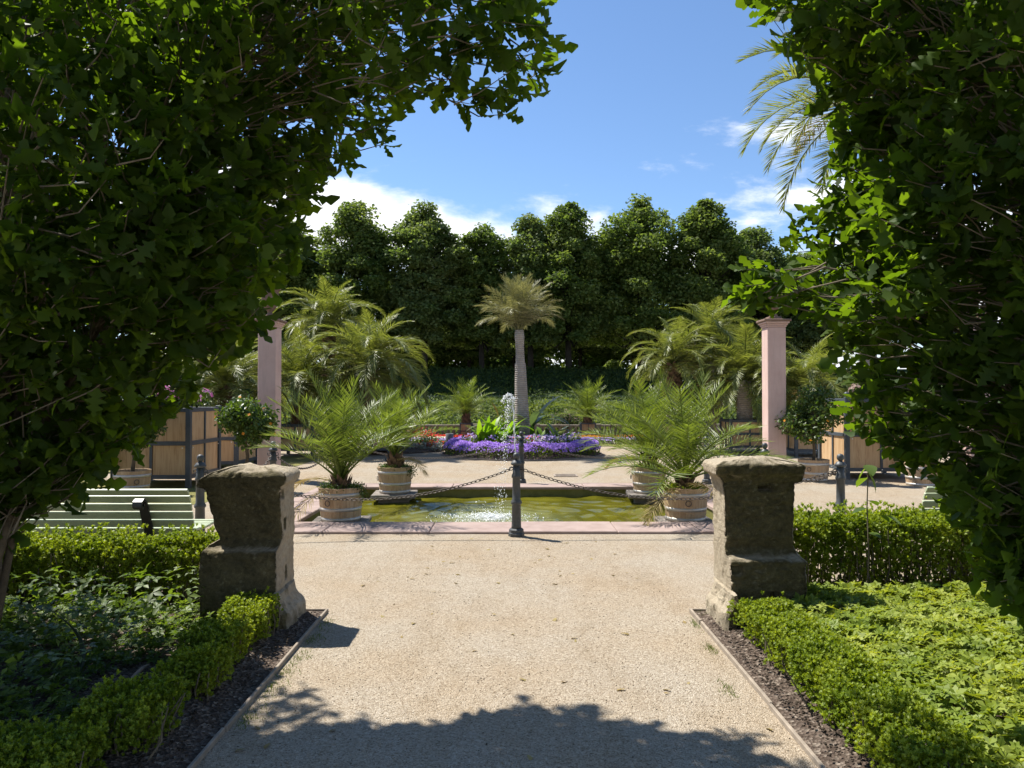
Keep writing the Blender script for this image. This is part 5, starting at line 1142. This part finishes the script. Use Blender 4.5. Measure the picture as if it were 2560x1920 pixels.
# ------------------------------------------------------------------ the two columnar oaks framing the view
def oak(label, bx, by, sgn, xb, yfac, ycl, n_tip, extra, stem_n, seed, zmax=5.6):
    """xb: table (z, |x| of the inner silhouette); crown is an ellipse about (bx,by) whose inner side follows it"""
    r = np.random.default_rng(seed); t = empty('oak_tree', (bx, by, 0), 0, label, 'tree'); tips = []
    zt = np.array([q[0] for q in xb]); xt = np.array([q[1] for q in xb])
    while len(tips) < n_tip:
        z = r.uniform(zt[0], zmax); rx = abs(abs(bx)-np.interp(z, zt, xt)); a = r.uniform(0, 2*math.pi)
        if r.random() > rx/1.9: continue
        q = 1-abs(r.normal(0, .28)); 
        if q < .12: continue
        q *= 1+.10*math.sin(3*a+z*2.3+seed)+.06*math.sin(7*a-z*4.1)
        x = bx+math.cos(a)*rx*q; y = by+math.sin(a)*rx*q*yfac
        if not ycl(x, y, z) or y < .9: continue
        if (abs(x)/y > .78 or abs(z-1.55)/y > .62) and r.random() > .3: continue
        tips.append((x, y, z))
    core = len(tips); tips += extra(r); tips = np.array(tips)
    # stems
    mm = MB(); sp = []; stems = []
    for k in range(stem_n):
        a = r.uniform(0, 6.283); f = r.uniform(.15, .85); zt_ = r.uniform(2.2, zmax); rx = abs(abs(bx)-np.interp(zt_, zt, xt))*f
        e = np.array([bx+math.cos(a)*rx, by+math.sin(a)*rx*yfac, zt_]); b0 = np.array([bx+math.cos(a)*.12, by+math.sin(a)*.12, -.05]); pts = []
        for q in np.linspace(0, 1, 9):
            p = b0+(e-b0)*q; p[:2] = b0[:2]+(e[:2]-b0[:2])*(q**1.5); p += r.normal(size=3)*.025*(q > 0); pts.append(p)
        r0 = r.uniform(.014, .042); mm.tube(pts, list(np.linspace(r0, .005, 9)), 6); sp += pts[2:]
        for a_, b_ in zip(pts[2:-1], pts[3:]): sp += [a_*.67+b_*.33, a_*.33+b_*.67]
    obj('trunk', mm.mesh('oak_trunk', 'bark', True), t, (-bx, -by, 0))
    kd = kdtree.KDTree(len(sp)); 
    for i, p in enumerate(sp): kd.insert(p, i)
    kd.balance(); tw = MB(); allp = []; allT = []; allN = []; allS = []
    for i, p in enumerate(tips):
        low = Vector((p[0], p[1], p[2]-.35)); near = kd.find_n(low, 10); b0 = np.array(near[r.integers(0, len(near))][0]); d = p-b0; L_ = np.linalg.norm(d)
        if L_ > .45 and (i >= core or r.random() < .75): b0 = p-d/L_*r.uniform(.2, .4)+r.normal(size=3)*.03; L_ = .4
        mid = (b0+p)/2+r.normal(size=3)*.03+np.array([0, 0, -.04*L_]); tw.tube([b0, mid, p], [.005 if L_ < .8 else .007, .0035, .002], 4)
        td = (p-mid)/np.linalg.norm(p-mid); k = r.integers(6, 10)
        dirs = unit(td*.55+unit(r.normal(size=(k, 3)))*.9+np.array([0, 0, -.12])); pp = p[None]-td[None]*r.uniform(0, .09, k)[:, None]
        allp.append(pp+dirs*.008); allT.append(dirs); allN.append(unit(np.array([0, 0, .8])+unit(r.normal(size=(k, 3)))*.75)); allS.append(r.uniform(.07, .136, k))
    o = obj('twigs', tw.mesh('oak_twigs', 'twig'), t, (-bx, -by, 0)); o['kind'] = 'stuff'
    Pp = np.concatenate(allp); T = np.concatenate(allT); Nn = np.concatenate(allN); S = np.concatenate(allS); M = frames(T, Nn); M[:, :, 2] *= r.uniform(-.8, 2.6, len(Pp))[:, None]; M[:, :, 0] *= r.uniform(.8, 1.15, len(Pp))[:, None]
    # the leaves that show largest become single objects
    u = np.abs(Pp[:, 0]/np.maximum(Pp[:, 1], .1)); v = (Pp[:, 2]-1.6)/np.maximum(Pp[:, 1], .1); inf = (u < .68) & (v < .53) & (v > -.49)
    score = np.where(inf, S/np.maximum(Pp[:, 1], .3), 0); order = np.argsort(-score); single = order[:300]; rest = order[300:]
    lm = [npmesh('oak_leaf', a_[0], a_[1], 'oak_leaf', True) for a_ in OAKFINE]
    for i in single:
        o = bpy.data.objects.new('leaf', lm[i % 2]); o.parent = t; s_ = S[i]; m3 = M[i]*s_; p = Pp[i]
        o.matrix_local = Matrix(((m3[0, 0], m3[0, 1], m3[0, 2], p[0]-bx), (m3[1, 0], m3[1, 1], m3[1, 2], p[1]-by), (m3[2, 0], m3[2, 1], m3[2, 2], p[2]), (0, 0, 0, 1))); COL.objects.link(o)
    for q in range(2):
        s_ = rest[q::2]; V, F = scatter(OAK[1+q][0] if q == 0 else OAK[1][0]*np.array([.92, 1, -1.6]), OAK[1][1], Pp[s_], M[s_], S[s_]); V -= np.array([bx, by, 0])
        if q == 0: V0, F0 = V, F
        else: V = np.concatenate([V0, V]); F = np.concatenate([F0, F+len(V0)])
    o = obj('crown', npmesh('oak_crown', V, F, 'oak_leaf', True), t); o['kind'] = 'stuff'
    return t
def limbL(r):
    out = []
    for k in range(64):
        f = r.random(); c = np.array([-.62+1.0*f, 3.55-.2*f, 3.16+.06*f]); out.append(tuple(c+r.normal(size=3)*np.array([.10, .2, .10+.06*f])+np.array([0, 0, .12*f])))
    for k in range(70): out.append((r.normal(-.35, .5), r.normal(3.5, .3), abs(r.normal(0, .3))+3.35))
    return [q for q in out if not (q[0] > .24 or (q[0] > -.05 and q[2] < 3.0+.5*(q[0]+.05)))]
shade_oak = oak('dark shaded columnar oak overhanging the path beside the slotted pedestal', -3.0, 3.95, -1,
    [(.72, 2.95), (.85, 2.78), (1.0, 2.58), (1.16, 2.28), (1.35, 2.02), (1.5, 1.95), (1.6, 1.85), (1.72, 1.62), (2.0, 1.28), (2.3, 1.06), (2.6, .98), (2.9, .96), (3.2, .80), (3.4, .74), (4, .4), (6, .5)], .62,
    lambda x, y, z: (y-.38*z < 3.62+.13*math.sin(2.7*(x+.52*z)+1)+.09*math.sin(6.3*(x+.52*z)) if x+.52*z > -1.35 else True), 3500, limbL, 34, 5)
# copy of the oak, added beyond the frame to shade the one in view
added_oak = empty('oak_tree', (-5.75, 5.0, 0), R(168), 'added columnar oak out of view behind the dark shaded oak, there to shade it', 'tree')
for ch in list(shade_oak.children):
    if ch.name.split('.')[0] in ('trunk', 'twigs', 'crown'):
        c = ch.copy(); COL.objects.link(c); c.parent = added_oak; c.location = (ch.location[0], ch.location[1], 0)
def limbR(r):
    out = []
    for k in range(15):
        f = r.random(); out.append((1.72-.62*f+r.normal()*.035, 3.7+r.normal()*.05, 2.02+.12*f+r.normal()*.05))
    return out
oak('columnar oak with sunlit leaf edges beside the bright ground cover bed', 3.05, 3.5, 1,
    [(.40, 2.55), (.65, 2.3), (.94, 2.2), (1.1, 2.08), (1.5, 1.84), (1.8, 1.76), (2.0, 1.55), (2.27, 1.5), (2.4, 1.44), (2.85, 1.56), (3.12, 1.47), (3.5, 1.24), (4.2, .95), (6, 1.2)], .68,
    lambda x, y, z: True, 3100, limbR, 34, 8)
